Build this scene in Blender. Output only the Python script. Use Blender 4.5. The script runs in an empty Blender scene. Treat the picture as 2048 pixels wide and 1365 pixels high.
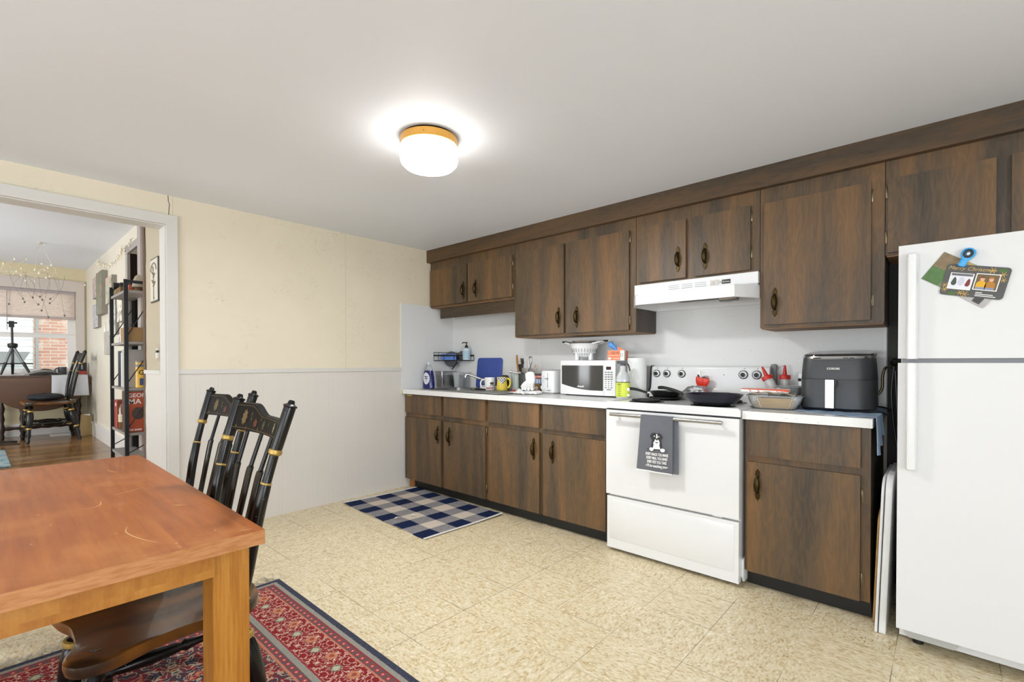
import bpy, bmesh, math, random
from mathutils import Vector, Matrix, Euler
random.seed(7)
PI = math.pi
SC = bpy.context.scene
COL = SC.collection

# ---------------------------------------------------------------- colour + node helpers
def lin(h):
    if isinstance(h, (tuple, list)):
        return tuple(h[:3]) + (1.0,)
    h = h.lstrip('#')
    c = [int(h[i:i + 2], 16) / 255 for i in (0, 2, 4)]
    return tuple(x / 12.92 if x <= .04045 else ((x + .055) / 1.055) ** 2.4 for x in c) + (1.0,)

class E:
    """a scalar / vector / colour socket with arithmetic"""
    def __init__(s, g, sock): s.g, s.s = g, sock
    def __add__(s, o): return s.g.m('ADD', s, o)
    __radd__ = __add__
    def __sub__(s, o): return s.g.m('SUBTRACT', s, o)
    def __rsub__(s, o): return s.g.m('SUBTRACT', o, s)
    def __mul__(s, o): return s.g.m('MULTIPLY', s, o)
    __rmul__ = __mul__
    def __truediv__(s, o): return s.g.m('DIVIDE', s, o)
    def __lt__(s, o): return s.g.m('LESS_THAN', s, o)
    def __gt__(s, o): return s.g.m('GREATER_THAN', s, o)
    def mod(s, o): return s.g.m('FLOORED_MODULO', s, o)
    def pp(s, o): return s.g.m('PINGPONG', s, o)
    def floor(s): return s.g.m('FLOOR', s)
    def abs(s): return s.g.m('ABSOLUTE', s)
    def sin(s): return s.g.m('SINE', s)
    def min(s, o): return s.g.m('MINIMUM', s, o)
    def max(s, o): return s.g.m('MAXIMUM', s, o)

class G:
    def __init__(s, name):
        s.mat = bpy.data.materials.new(name); s.mat.use_nodes = True
        s.nt = s.mat.node_tree
        s.bsdf = s.nt.nodes['Principled BSDF']
    def node(s, t, **kw):
        n = s.nt.nodes.new(t)
        for k, v in kw.items():
            if k.startswith('_'): setattr(n, k[1:], v)
            else: s.put(n.inputs[k.replace('__', ' ')], v)
        return n
    def put(s, sock, v):
        if isinstance(v, E): s.nt.links.new(v.s, sock)
        elif v is not None:
            if sock.type == 'RGBA': sock.default_value = lin(v)
            else: sock.default_value = tuple(v)[:3] if sock.type == 'VECTOR' and isinstance(v, (tuple, list)) else v
    def m(s, op, a, b=None, c=None):
        n = s.nt.nodes.new('ShaderNodeMath'); n.operation = op
        for i, v in enumerate((a, b, c)):
            if v is not None: s.put(n.inputs[i], v)
        return E(s, n.outputs[0])
    def pos(s):
        return E(s, s.node('ShaderNodeNewGeometry').outputs['Position'])
    def objc(s):
        return E(s, s.node('ShaderNodeTexCoord').outputs['Object'])
    def rnd(s):
        return E(s, s.node('ShaderNodeObjectInfo').outputs['Random'])
    def xyz(s, v):
        n = s.node('ShaderNodeSeparateXYZ'); s.nt.links.new(v.s, n.inputs[0])
        return [E(s, o) for o in n.outputs]
    def vec(s, x=0., y=0., z=0.):
        n = s.node('ShaderNodeCombineXYZ')
        for i, v in enumerate((x, y, z)): s.put(n.inputs[i], v)
        return E(s, n.outputs[0])
    def noise(s, v, scale=5, detail=3, rough=.5, dist=0):
        n = s.node('ShaderNodeTexNoise', Vector=v, Scale=scale, Detail=detail, Roughness=rough, Distortion=dist)
        return E(s, n.outputs[0])
    def voro(s, v, scale=5, feature='F1', out='Distance', rnd=1.0):
        n = s.node('ShaderNodeTexVoronoi', _feature=feature, Vector=v, Scale=scale, Randomness=rnd)
        return E(s, n.outputs[out])
    def white(s, v):
        n = s.node('ShaderNodeTexWhiteNoise'); s.put(n.inputs['Vector'], v)
        return E(s, n.outputs['Value'])
    def mix(s, f, a, b):
        n = s.node('ShaderNodeMix', _data_type='RGBA')
        s.put(n.inputs[0], f); s.put(n.inputs[6], a); s.put(n.inputs[7], b)
        return E(s, n.outputs[2])
    def mul(s, a, f):
        """colour times scalar"""
        n = s.node('ShaderNodeVectorMath', _operation='SCALE')
        s.put(n.inputs[0], a); s.put(n.inputs['Scale'], f)
        return E(s, n.outputs[0])
    def ramp(s, f, stops, interp='LINEAR'):
        n = s.node('ShaderNodeValToRGB'); s.put(n.inputs[0], f)
        cr = n.color_ramp; cr.interpolation = interp
        while len(cr.elements) < len(stops): cr.elements.new(.5)
        for e, (p, c) in zip(cr.elements, stops):
            e.position = p; e.color = lin(c)
        return E(s, n.outputs[0])
    def step(s, f, a, b):
        n = s.node('ShaderNodeMapRange', _interpolation_type='SMOOTHSTEP')
        s.put(n.inputs[0], f); n.inputs[1].default_value = a; n.inputs[2].default_value = b
        return E(s, n.outputs[0])
    def bump(s, h, strength=.3, dist=.002):
        n = s.node('ShaderNodeBump', Strength=strength, Distance=dist); s.put(n.inputs['Height'], h)
        s.nt.links.new(n.outputs[0], s.bsdf.inputs['Normal'])
    def done(s, color=None, rough=.5, metal=0., spec=None, trans=None, alpha=None, ior=None, emit=None, estr=None, coat=None):
        b = s.bsdf
        if color is not None: s.put(b.inputs['Base Color'], color)
        s.put(b.inputs['Roughness'], rough); s.put(b.inputs['Metallic'], metal)
        for k, v in (('Specular IOR Level', spec), ('Transmission Weight', trans), ('Alpha', alpha), ('IOR', ior), ('Emission Color', emit), ('Emission Strength', estr), ('Coat Weight', coat)):
            if v is not None: s.put(b.inputs[k], v)
        return s.mat

_plain = {}
def plain(h, rough=.5, metal=0., noise=.06, scale=14, **kw):
    """a painted / plastic / metal surface of one colour with a faint procedural unevenness"""
    key = (h, rough, metal, noise, tuple(kw.items()))
    if key in _plain: return _plain[key]
    g = G('surface_' + h.strip('#'))
    f = g.noise(g.objc(), scale, 3)
    c = g.mul(lin(h), f * (2 * noise) + (1 - noise))
    _plain[key] = g.done(c, rough, metal, **kw)
    return _plain[key]

def glassy(name, h='#ffffff', rough=.02, alpha=.25, trans=1.0, ior=1.2):
    g = G(name)
    t = g.node('ShaderNodeBsdfTransparent'); t.inputs[0].default_value = lin(h)
    g.done(h, rough, trans=0.0, spec=.6)
    fr = g.node('ShaderNodeFresnel'); fr.inputs[0].default_value = 1.35
    n = g.noise(g.objc(), 9, 2)
    fac = E(g, fr.outputs[0]) + n * .06 + (alpha - .03)
    mx = g.node('ShaderNodeMixShader'); g.put(mx.inputs[0], fac)
    g.nt.links.new(t.outputs[0], mx.inputs[1]); g.nt.links.new(g.bsdf.outputs[0], mx.inputs[2])
    out = g.nt.nodes['Material Output']; g.nt.links.new(mx.outputs[0], out.inputs[0])
    return g.mat

# ---------------------------------------------------------------- mesh helpers
class B:
    def __init__(s, o=(0, 0, 0)):
        s.bm = bmesh.new(); s.o = Vector(o)
    def _add(s, verts, faces):
        vs = [s.bm.verts.new(Vector(v) - s.o) for v in verts]
        out = []
        for f in faces:
            try: out.append(s.bm.faces.new([vs[i] for i in f]))
            except ValueError: pass
        return vs, out
    def box(s, x0, x1, y0, y1, z0, z1, bev=0., seg=2):
        v = [(x, y, z) for x in (x0, x1) for y in (y0, y1) for z in (z0, z1)]
        f = [(0, 1, 3, 2), (4, 6, 7, 5), (0, 4, 5, 1), (2, 3, 7, 6), (0, 2, 6, 4), (1, 5, 7, 3)]
        vs, fs = s._add(v, f)
        if bev: s._bev(fs, bev, seg)
        return s
    def _bev(s, fs, bev, seg=2, angle=.5):
        es = {e for f in fs for e in f.edges if len(e.link_faces) == 2 and e.calc_face_angle(0) > angle}
        if es: bmesh.ops.bevel(s.bm, geom=list(es), offset=bev, segments=seg, profile=.5, affect='EDGES', clamp_overlap=True)
    def cbox(s, c, d, bev=0., rot=None, seg=2):
        n0 = set(s.bm.verts)
        s.box(-d[0] / 2, d[0] / 2, -d[1] / 2, d[1] / 2, -d[2] / 2, d[2] / 2, bev, seg)
        R = (Euler(rot).to_matrix() if rot else Matrix.Identity(3))
        for v in s.bm.verts:
            if v not in n0: v.co = R @ (v.co + s.o) + Vector(c) - s.o
        return s
    def prism(s, pts, a, b, plane='xz', bev=0., seg=2):
        """2-D outline extruded between a and b along the remaining axis"""
        def p3(p, t):
            return {'xy': (p[0], p[1], t), 'xz': (p[0], t, p[1]), 'yz': (t, p[0], p[1])}[plane]
        n = len(pts)
        v = [p3(p, a) for p in pts] + [p3(p, b) for p in pts]
        f = [tuple(range(n))[::-1], tuple(range(n, 2 * n))] + [(i, (i + 1) % n, n + (i + 1) % n, n + i) for i in range(n)]
        vs, fs = s._add(v, f)
        bmesh.ops.recalc_face_normals(s.bm, faces=fs)
        if bev: s._bev(fs, bev, seg)
        return s
    def lathe(s, prof, c=(0, 0, 0), n=24, axis='z', sx=1., sy=1., cap=True):
        rings = []
        for r, z in prof:
            ring = []
            for i in range(n):
                a = 2 * PI * i / n
                x, y = r * math.cos(a) * sx, r * math.sin(a) * sy
                p = {'z': (x, y, z), 'y': (x, z, y), 'x': (z, x, y)}[axis]
                ring.append(s.bm.verts.new(Vector(p) + Vector(c) - s.o))
            rings.append(ring)
        fs = []
        for a, b in zip(rings, rings[1:]):
            for i in range(n):
                fs.append(s.bm.faces.new((a[i], a[(i + 1) % n], b[(i + 1) % n], b[i])))
        if cap:
            for r, z in ((rings[0], prof[0]), (rings[-1], prof[-1])):
                fs.append(s.bm.faces.new(r))
        bmesh.ops.recalc_face_normals(s.bm, faces=fs)
        return s
    def tube(s, pts, r, n=10, closed=False, cap=True, flat=1.0):
        pts = [Vector(p) for p in pts]
        N = len(pts)
        rs = r if isinstance(r, (list, tuple)) else [r] * N
        up = None; rings = []
        for i, p in enumerate(pts):
            if closed: t = (pts[(i + 1) % N] - pts[i - 1])
            else: t = pts[min(i + 1, N - 1)] - pts[max(i - 1, 0)]
            t = t.normalized() if t.length > 1e-9 else Vector((0, 0, 1))
            if up is None:
                up = Vector((0, 0, 1)) if abs(t.z) < .9 else Vector((0, 1, 0))
            side = t.cross(up).normalized(); up = side.cross(t).normalized()
            rings.append([s.bm.verts.new(p + (side * math.cos(2 * PI * k / n) + up * math.sin(2 * PI * k / n) * flat) * rs[i] - s.o) for k in range(n)])
        fs = []
        pairs = list(zip(rings, rings[1:])) + ([(rings[-1], rings[0])] if closed else [])
        for a, b in pairs:
            for k in range(n):
                fs.append(s.bm.faces.new((a[k], a[(k + 1) % n], b[(k + 1) % n], b[k])))
        if cap and not closed:
            fs.append(s.bm.faces.new(rings[0])); fs.append(s.bm.faces.new(rings[-1]))
        bmesh.ops.recalc_face_normals(s.bm, faces=fs)
        return s
    def grid(s, f, nu, nv, cu=False, cv=False, thick=0.):
        V = [[s.bm.verts.new(Vector(f(i / (nu if cu else nu - 1), j / (nv if cv else nv - 1))) - s.o) for j in range(nv)] for i in range(nu)]
        fs = []
        for i in range(nu if cu else nu - 1):
            for j in range(nv if cv else nv - 1):
                fs.append(s.bm.faces.new((V[i][j], V[(i + 1) % nu][j], V[(i + 1) % nu][(j + 1) % nv], V[i][(j + 1) % nv])))
        bmesh.ops.recalc_face_normals(s.bm, faces=fs)
        if thick:
            bmesh.ops.solidify(s.bm, geom=fs, thickness=thick)
        return s
    def ball(s, c, r, n=16, m=10):
        rx, ry, rz = r if isinstance(r, (tuple, list)) else (r, r, r)
        prof = [(math.sin(PI * j / m), -math.cos(PI * j / m)) for j in range(1, m)]
        rings = [[s.bm.verts.new(Vector((c[0] + rx * q * math.cos(2 * PI * i / n), c[1] + ry * q * math.sin(2 * PI * i / n), c[2] + rz * z)) - s.o) for i in range(n)] for q, z in prof]
        a = s.bm.verts.new(Vector((c[0], c[1], c[2] - rz)) - s.o); b = s.bm.verts.new(Vector((c[0], c[1], c[2] + rz)) - s.o)
        for i in range(n):
            s.bm.faces.new((a, rings[0][(i + 1) % n], rings[0][i])); s.bm.faces.new((b, rings[-1][i], rings[-1][(i + 1) % n]))
        for p, q in zip(rings, rings[1:]):
            for i in range(n): s.bm.faces.new((p[i], p[(i + 1) % n], q[(i + 1) % n], q[i]))
        return s
    def rot(s, e, c=(0, 0, 0)):
        R = Euler(e).to_matrix(); c = Vector(c) - s.o
        for v in s.bm.verts: v.co = R @ (v.co - c) + c
        return s

def obj(name, b, mat, parent=None, loc=None, rot=None, smooth=.7):
    me = bpy.data.meshes.new(name)
    b.bm.normal_update(); b.bm.to_mesh(me); b.bm.free()
    for p in me.polygons: p.use_smooth = True
    me.set_sharp_from_angle(angle=smooth)
    for m in (mat if isinstance(mat, (list, tuple)) else [mat]): me.materials.append(m)
    o = bpy.data.objects.new(name, me); COL.objects.link(o)
    if parent is not None: o.parent = parent
    if loc is not None: o.location = loc
    if rot is not None: o.rotation_euler = rot
    return o

def tag(o, label, cat, group=None):
    o['label'] = label; o['category'] = cat
    if group: o['group'] = group
    return o
def thing(name, label, cat, loc=(0, 0, 0), rz=0., group=None):
    o = bpy.data.objects.new(name, None); COL.objects.link(o)
    o.empty_display_size = .05
    o.location = loc; o.rotation_euler = (0, 0, rz)
    return tag(o, label, cat, group)
def struct(name, b, mat, smooth=.7):
    o = obj(name, b, mat, smooth=smooth); o['kind'] = 'structure'; return o
def copy_tree(o, parent=None):
    c = o.copy(); COL.objects.link(c)
    if parent is not None: c.parent = parent
    for ch in list(o.children): copy_tree(ch, c)
    return c
def text(name, body, size, mat, parent, loc, rot=(PI / 2, 0, 0), align='CENTER', ext=.0006, shear=0., sx=1., bold=0., space=1.):
    cu = bpy.data.curves.new(name, 'FONT'); cu.body = body; cu.size = size; cu.extrude = ext
    cu.align_x = align; cu.align_y = 'CENTER'; cu.shear = shear; cu.offset = bold; cu.space_character = space; cu.resolution_u = 3
    t = bpy.data.objects.new(name, cu); COL.objects.link(t)
    me = bpy.data.meshes.new_from_object(t.evaluated_get(bpy.context.evaluated_depsgraph_get()))
    bpy.data.objects.remove(t); me.materials.clear(); me.materials.append(mat)
    o = bpy.data.objects.new(name, me); COL.objects.link(o); o.parent = parent
    o.location = loc; o.rotation_euler = rot; o.scale = (sx, 1, 1)
    return o
def smooth_pts(pts, n=6, closed=False):
    """Catmull-Rom through the points"""
    P = [Vector(p) for p in pts]; N = len(P); out = []
    for i in range(N if closed else N - 1):
        p0 = P[(i - 1) % N] if closed or i else P[0]
        p1, p2 = P[i], P[(i + 1) % N]
        p3 = P[(i + 2) % N] if closed or i + 2 < N else P[-1]
        for k in range(n):
            t = k / n
            out.append(.5 * ((2 * p1) + (p2 - p0) * t + (2 * p0 - 5 * p1 + 4 * p2 - p3) * t * t + (3 * p1 - p0 - 3 * p2 + p3) * t ** 3))
    if not closed: out.append(P[-1])
    return out
# ---------------------------------------------------------------- camera
f_px, py_px, yaw, pitch, roll = 957.15, 735.06, -.0489, -.0099, -.0006
a_ = math.radians(135) + yaw
fw = Vector((math.cos(a_) * math.cos(pitch), math.sin(a_) * math.cos(pitch), math.sin(pitch)))
rt = Vector((math.sin(a_), -math.cos(a_), 0)); up_ = rt.cross(fw)
r2 = rt * math.cos(roll) + up_ * math.sin(roll); u2 = up_ * math.cos(roll) - rt * math.sin(roll)
cd = bpy.data.cameras.new('camera'); cam = bpy.data.objects.new('camera', cd); COL.objects.link(cam)
cd.sensor_width = 36; cd.lens = f_px / 2048 * 36; cd.shift_y = (py_px - 682.5) / 2048
cd.clip_start = .02; cd.clip_end = 200
M = Matrix((r2, u2, -fw)).transposed().to_4x4(); M.translation = (3.7686, -3.2583, 1.1647)
cam.matrix_world = M; SC.camera = cam
SC.view_settings.view_transform = 'Standard'; SC.view_settings.look = 'None'
SC.view_settings.gamma = 1; SC.view_settings.use_curve_mapping = False
SC.view_settings.exposure = -0.02

# ---------------------------------------------------------------- light
w = bpy.data.worlds.new('sky'); SC.world = w; w.use_nodes = True
bg = w.node_tree.nodes['Background']; bg.inputs[0].default_value = (0.93, .965, 1, 1); bg.inputs[1].default_value = 2.2
def area(name, loc, rot, sx, sy, power, col=(1, 1, 1)):
    l = bpy.data.lights.new(name, 'AREA'); l.shape = 'RECTANGLE'; l.size = sx; l.size_y = sy; l.energy = power; l.color = col
    o = bpy.data.objects.new(name, l); COL.objects.link(o); o.location = loc; o.rotation_euler = rot
    return o
# daylight coming in through the kitchen windows behind the photographer and the parlor windows
area('daylight_south', (3.0, -6.50, 1.40), (-PI / 2, 0, PI), 3.6, 1.3, 4, (.945, .975, 1))
area('daylight_east', (7.30, -4.4, 1.40), (PI / 2, 0, PI / 2), 2.6, 1.3, 18, (.945, .975, 1))
# added fill lamps outside the same windows, tilted up to brighten the ceiling
area('ceiling_fill_south', (3.0, -6.6, 1.05), (-PI / 2 - .75, 0, PI), 3.6, 1.3, 118, (.87, .935, 1))
area('ceiling_fill_east', (7.4, -4.4, 1.05), (PI / 2 + .75, 0, PI / 2), 2.6, 1.3, 108, (.87, .935, 1))
area('ceiling_fill_parlor', (-2.2, -5.75, 1.0), (-PI / 2 - .8, 0, PI), 2.3, .9, 36, (.95, .98, 1))  # added upward fill for the parlor ceiling
sl = bpy.data.lights.new('sun', 'SUN'); sl.energy = 2.6; sl.angle = .01; so_ = bpy.data.objects.new('sun', sl); COL.objects.link(so_); so_.rotation_euler = (0, math.radians(42), math.radians(8))
area('daylight_parlor_south', (-2.2, -5.70, 1.45), (-PI / 2, 0, PI), 2.3, 1.3, 52, (.95, .98, 1))

# ---------------------------------------------------------------- materials
def wood(name, axis='z', pal=('#3d3429', '#554430', '#694e31', '#7b5934'), rough=.42, k=1.0, spec=.45):
    g = G(name); p = g.objc(); x, y, z = g.xyz(p); r = g.rnd() * 23.7
    c = {'x': (z, y, x), 'y': (x, z, y), 'z': (x, y, z)}[axis]     # last one runs along the grain
    v = g.vec(c[0] * 6.0 + r, c[1] * 6.0 + r, c[2] * .45)
    patch = g.noise(v, 1.0, 4, .6, .5)
    v2 = g.vec(c[0] + r, c[1] + r, c[2] * .16)
    cath = g.noise(v2, 16, 3, .5)                                     # broad cathedral figure
    rings = g.m('PINGPONG', cath * 9.0, .5) * 2.0
    fine = g.noise(g.vec(c[0] * 60 + r, c[1] * 60, c[2] * 2.2), 4.5, 4, .65)
    col = g.ramp(patch + (rings - .5) * .09, [(.30, pal[0]), (.45, pal[1]), (.58, pal[2]), (.74, pal[3])])
    col = g.mul(col, (fine * .45 + .775) * k)
    g.bump(fine, .12, .001)
    return g.done(col, rough, spec=spec)
M_wood = wood('dark_walnut_laminate')
M_woodx = wood('dark_walnut_laminate_lengthwise', 'x', k=.72)
M_wood_side = wood('dark_walnut_side', 'z', ('#332a21', '#40352a', '#4d3f30', '#584632'), k=.9)
M_wood_edge = plain('#8a6a4a', .6, noise=.15)
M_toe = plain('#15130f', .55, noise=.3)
M_brass = plain('#40351f', .38, 1., noise=.35, scale=60)
M_hinge = plain('#8d8268', .3, 1., noise=.3, scale=60)
M_white = plain('#e4e4e4', .28, noise=.02)
M_appl = plain('#e0e0e0', .22, noise=.012, coat=.3)
M_steel = plain('#aeadab', .3, 1., noise=.08)
M_chrome = plain('#dcdcdc', .1, 1., noise=.04)
M_black = plain('#151515', .42, noise=.2)
M_iron = plain('#1d1c1c', .6, noise=.25)
M_trim = plain('#d2cfca', .42, noise=.025, scale=5)
M_wht_lam = None

def mk_counter():
    g = G('speckled_white_laminate'); p = g.pos()
    sp = g.voro(p, 70); n = g.noise(p, 60, 2)
    col = g.mix((sp < .17) * (g.noise(p, 23, 1) > .56), '#e3e3e1', '#a9aaa8')
    col = g.mul(col, n * .06 + .96)
    return g.done(col, .25)
M_counter = mk_counter()
def mk_splash():
    g = G('flecked_grey_backsplash'); p = g.pos(); x, y, z = g.xyz(p)
    warp = g.vec(x + g.noise(p, 9, 2) * .06, y, z + g.noise(p, 7, 2) * .06)
    sp = g.voro(warp, 58); big = g.noise(p, 3.2, 2)
    col = g.mix((sp < .085) * (g.noise(p, 14, 1) > .50), '#dcdcdb', '#9a978f')
    col = g.mul(col, big * .05 + .97)
    return g.done(col, .35)
M_splash = mk_splash()
def mk_wallpaper():
    g = G('cream_brushed_wallpaper'); p = g.pos(); x, y, z = g.xyz(p)
    big = g.noise(p, 2.4, 4, .6); v = g.vec(x, y * 1.0 + z * .5, z * 2.6 - y * .4)
    st = g.noise(v, 7.0, 3, .55, 1.6)
    stroke = g.step((st - .5).abs(), .0, .013)
    gate = g.step(g.noise(g.vec(x + 3, y, z), 5.2, 2), .52, .62)
    col = g.mix(big, '#d9cfb8', '#e8dec8')
    col = g.mix((1 - stroke) * gate * .5, col, '#b5ab96')
    seam = ((y + 1.2).mod(1.22) < .0035)
    col = g.mix(seam * .5, col, '#b3a78d')
    crack = g.m('MULTIPLY', ((y + 2.425 + g.noise(g.vec(0., 0., z), 14, 3) * .03).abs() < .0022), z > 2.1)
    col = g.mix(crack, col, '#4a4034')
    g.bump(st, .08, .002)
    return g.done(col, .6)
M_paper = mk_wallpaper()
def mk_bead():
    g = G('white_bead_panelling'); p = g.pos(); x, y, z = g.xyz(p)
    q = (x + y).mod(.135); gr = (q < .004) + ((q - .03).abs() < .0018)
    col = g.mix(gr.min(1.0) * .09, '#d6d1ca', '#aaa298')
    col = g.mul(col, g.noise(p, 3, 3) * .05 + .97)
    g.bump(1 - gr.min(1.0), .4, .0015)
    return g.done(col, .4)
M_bead = mk_bead()
def mk_ceiling():
    g = G('white_ceiling_paint'); p = g.pos()
    n = g.noise(p, 45, 3)
    col = g.mul(lin('#e8ecf4'), g.noise(p, 1.1, 3) * .05 + .97)
    g.bump(n, .06, .002)
    return g.done(col, .62)
M_ceil = mk_ceiling()
def mk_tiles():
    g = G('beige_vinyl_tile'); p = g.pos(); x, y, z = g.xyz(p)
    T = .3048
    u = (x - 1.7953) / T; v = (y + .8378) / T
    idx = g.white(g.vec(u.floor(), v.floor(), 0.)); flip = g.white(g.vec(u.floor() + 5.5, v.floor(), 2.)) > .5
    gx = g.m('MULTIPLY', x, 1.0)
    q = g.vec(x * (flip * .8 + .8) + idx * 9, y * ((1 - flip) * .8 + .8) + idx * 5, 0.)
    a = g.noise(q, 62, 3, .6); b = g.noise(q, 24, 3, .55, .6)
    chip = g.xyz(g.voro(g.vec(x * (flip * .8 + .7) + idx + a * .02, y * ((1 - flip) * .8 + .7) + b * .02, 0.), 105, out='Color'))[0]
    col = g.ramp(chip * .15 + a * .42 + b * .28 + .075, [(.34, '#ab9062'), (.42, '#cdb88e'), (.5, '#dccdaa'), (.6, '#e6dabd'), (.68, '#f2ecde')])
    big = g.noise(p, 1.6, 3); col = g.mul(col, big * .1 + .945 + idx * .03)
    fu = (u.mod(1.0) - .5).abs(); fv = (v.mod(1.0) - .5).abs()
    gapn = g.noise(p, 2.6, 2)
    ln = ((fu > .4952) + (fv > .4952)).min(1.0) * g.step(gapn, .38, .6)
    col = g.mix(ln * .8, col, '#5d5445')
    toe_mask = g.step(g.noise(p, 6, 4), .45, .7) * g.step(y, -.72, -.5)       # brown patches, stronger towards the toe kick
    col = g.mix(toe_mask * .55, col, '#6d5230')
    g.bump(1 - ln, .25, .001)
    return g.done(col, .36, spec=.45)
M_tiles = mk_tiles()

# ---------------------------------------------------------------- room shell
H = 2.257
XE, YS = 7.2, -6.4
struct('floor', B().box(-.02, XE, YS, .0, -.1, 0), M_tiles)
struct('ceiling', B().box(-.02, XE, YS, .0, H, H + .1), M_ceil)
struct('wall_north', B().box(-.1, XE, 0, .12, -.1, H + .1), plain('#d2ccbe', .6))
# west wall with the wide opening to the raised parlor
DY0, DY1, DZ = -2.458, -3.80, 2.063
b = B().box(-.14, 0, DY0, 0, -.1, H + .1).box(-.14, 0, YS, DY1, -.1, H + .1).box(-.14, 0, DY1, DY0, DZ, H + .1)
struct('wall_west', b, M_paper)
M_back = plain('#e6e6e4', .6, noise=.02)
WX = [(1.2, 2.7), (3.3, 4.8)]; WZ = (.75, 2.0)
b = B()
b.box(-.1, XE, YS - .12, YS, -.1, WZ[0]).box(-.1, XE, YS - .12, YS, WZ[1], H + .1)
xs = [-.1] + [x for q in WX for x in q] + [XE]
for i in range(0, len(xs), 2): b.box(xs[i], xs[i + 1], YS - .12, YS, WZ[0], WZ[1])
struct('wall_south', b, M_back)
b = B().box(XE, XE + .12, YS, 0, -.1, WZ[0]).box(XE, XE + .12, YS, 0, WZ[1], H + .1)
b.box(XE, XE + .12, YS, -5.75, WZ[0], WZ[1]).box(XE, XE + .12, -3.05, 0, WZ[0], WZ[1])
struct('wall_east', b, M_back)
for k, (x0, x1) in enumerate(WX):
    b = B().box(x0, x1, YS - .08, YS - .03, WZ[0], WZ[0] + .06).box(x0, x1, YS - .08, YS - .03, WZ[1] - .06, WZ[1])
    b.box(x0, x0 + .06, YS - .08, YS - .03, WZ[0], WZ[1]).box(x1 - .06, x1, YS - .08, YS - .03, WZ[0], WZ[1])
    struct('window_%d' % (k + 2), b, M_trim)
# wainscot, rail and casing on the west wall
struct('wainscot', B().box(0, .006, DY0 + .06, 0, 0, 1.092), M_bead)['kind'] = 'structure'
struct('trim_1', B().box(0, .016, -2.398, -.648, 1.090, 1.119, .004), M_trim)
b = B().box(0, .022, DY0, -2.397, 0, 2.126, .003).box(0, .022, DY1 - .06, DY1, 0, 2.126, .003)
b.box(0, .0225, DY1, DY0 + .001, DZ, 2.126, .003)
b.box(-.14, .001, DY0 - .006, DY0 - .0001, 0, DZ - .0061).box(-.14, .001, DY1 + .0001, DY1 + .006, 0, DZ - .0061).box(-.14, .001, DY1, DY0, DZ - .006, DZ - .0001)
struct('door_1', b, M_trim)
struct('trim_2', B().box(0, .003, -2.39, 0, -.001, .006), M_toe)
# backsplash sheets with their joint strips
b = B().box(0, .0085, -.648, 0, .9, 1.718).box(0, 3.529, -.006, 0, .9, 1.75)
struct('trim_3', b, M_splash)
b = B().box(.004, .012, -.012, -.004, .917, 1.7).box(1.143, 1.153, -.01, -.005, .917, 1.5).box(3.522, 3.533, -.012, 0, .917, 1.5)
struct('trim_4', b, M_white)
# cornice board over the wall cabinets
struct('trim_5', B().box(.0, XE, -.345, 0, 2.139, H, .006), M_woodx)

# ---------------------------------------------------------------- brass pulls and hinges
def pull_mesh(L=.165):
    b = B()
    for sg in (1, -1):
        out = [(-.006, 0), (-.011, .006), (-.007, .012), (-.016, .018), (-.008, .024), (-.012, .031), (-.005, .038), (0, .048), (.005, .038), (.012, .031), (.008, .024), (.016, .018), (.007, .012), (.011, .006), (.006, 0)]
        pts = [(x, sg * (L / 2 - .048 + z)) for x, z in out]
        b.prism(pts, -.005, 0, 'xz', .0015, 1)
        b.lathe([(.006, 0), (.005, -.02)], (0, 0, sg * (L / 2 - .042)), 10, 'y')
    zs = [-.044, -.034, -.020, 0, .020, .034, .044]
    b.tube([(0, -.016 - .004 * math.cos(z / .046 * PI / 2), z) for z in zs], [.004, .010, .0135, .015, .0135, .010, .004], 12)
    return b
def hinge_mesh():
    b = B().box(-.006, .006, -.003, 0, -.026, .026, .002)
    b.lathe([(.002, -.033), (.004, -.03), (.004, .03), (.002, .033)], (0, -.005, 0), 8)
    return b
PULL = obj('handle', pull_mesh(), M_brass); HINGE = obj('hinge', hinge_mesh(), M_hinge)
def put(proto, parent, loc, first=[]):
    if proto not in first: first.append(proto); o = proto
    else: o = proto.copy(); COL.objects.link(o)
    o.parent = parent; o.location = loc
    return o
def cab_door(parent, off, name, x0, x1, z0, z1, yf, mat=None, pull=None, hinges=(), t=.019):
    """overlay door whose own origin is its centre; pull/hinges in world coordinates"""
    c = ((x0 + x1) / 2, yf + t / 2, (z0 + z1) / 2)
    d = obj(name, B(c).box(x0, x1, yf, yf + t, z0, z1, .006, 2), mat or M_wood, parent, Vector(c) - Vector(off))
    if pull: put(PULL, d, Vector((pull[0], yf, pull[1])) - Vector(c))
    for hx, hz in hinges: put(HINGE, d, Vector((hx, yf + t - .001, hz)) - Vector(c))
    return d

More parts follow.
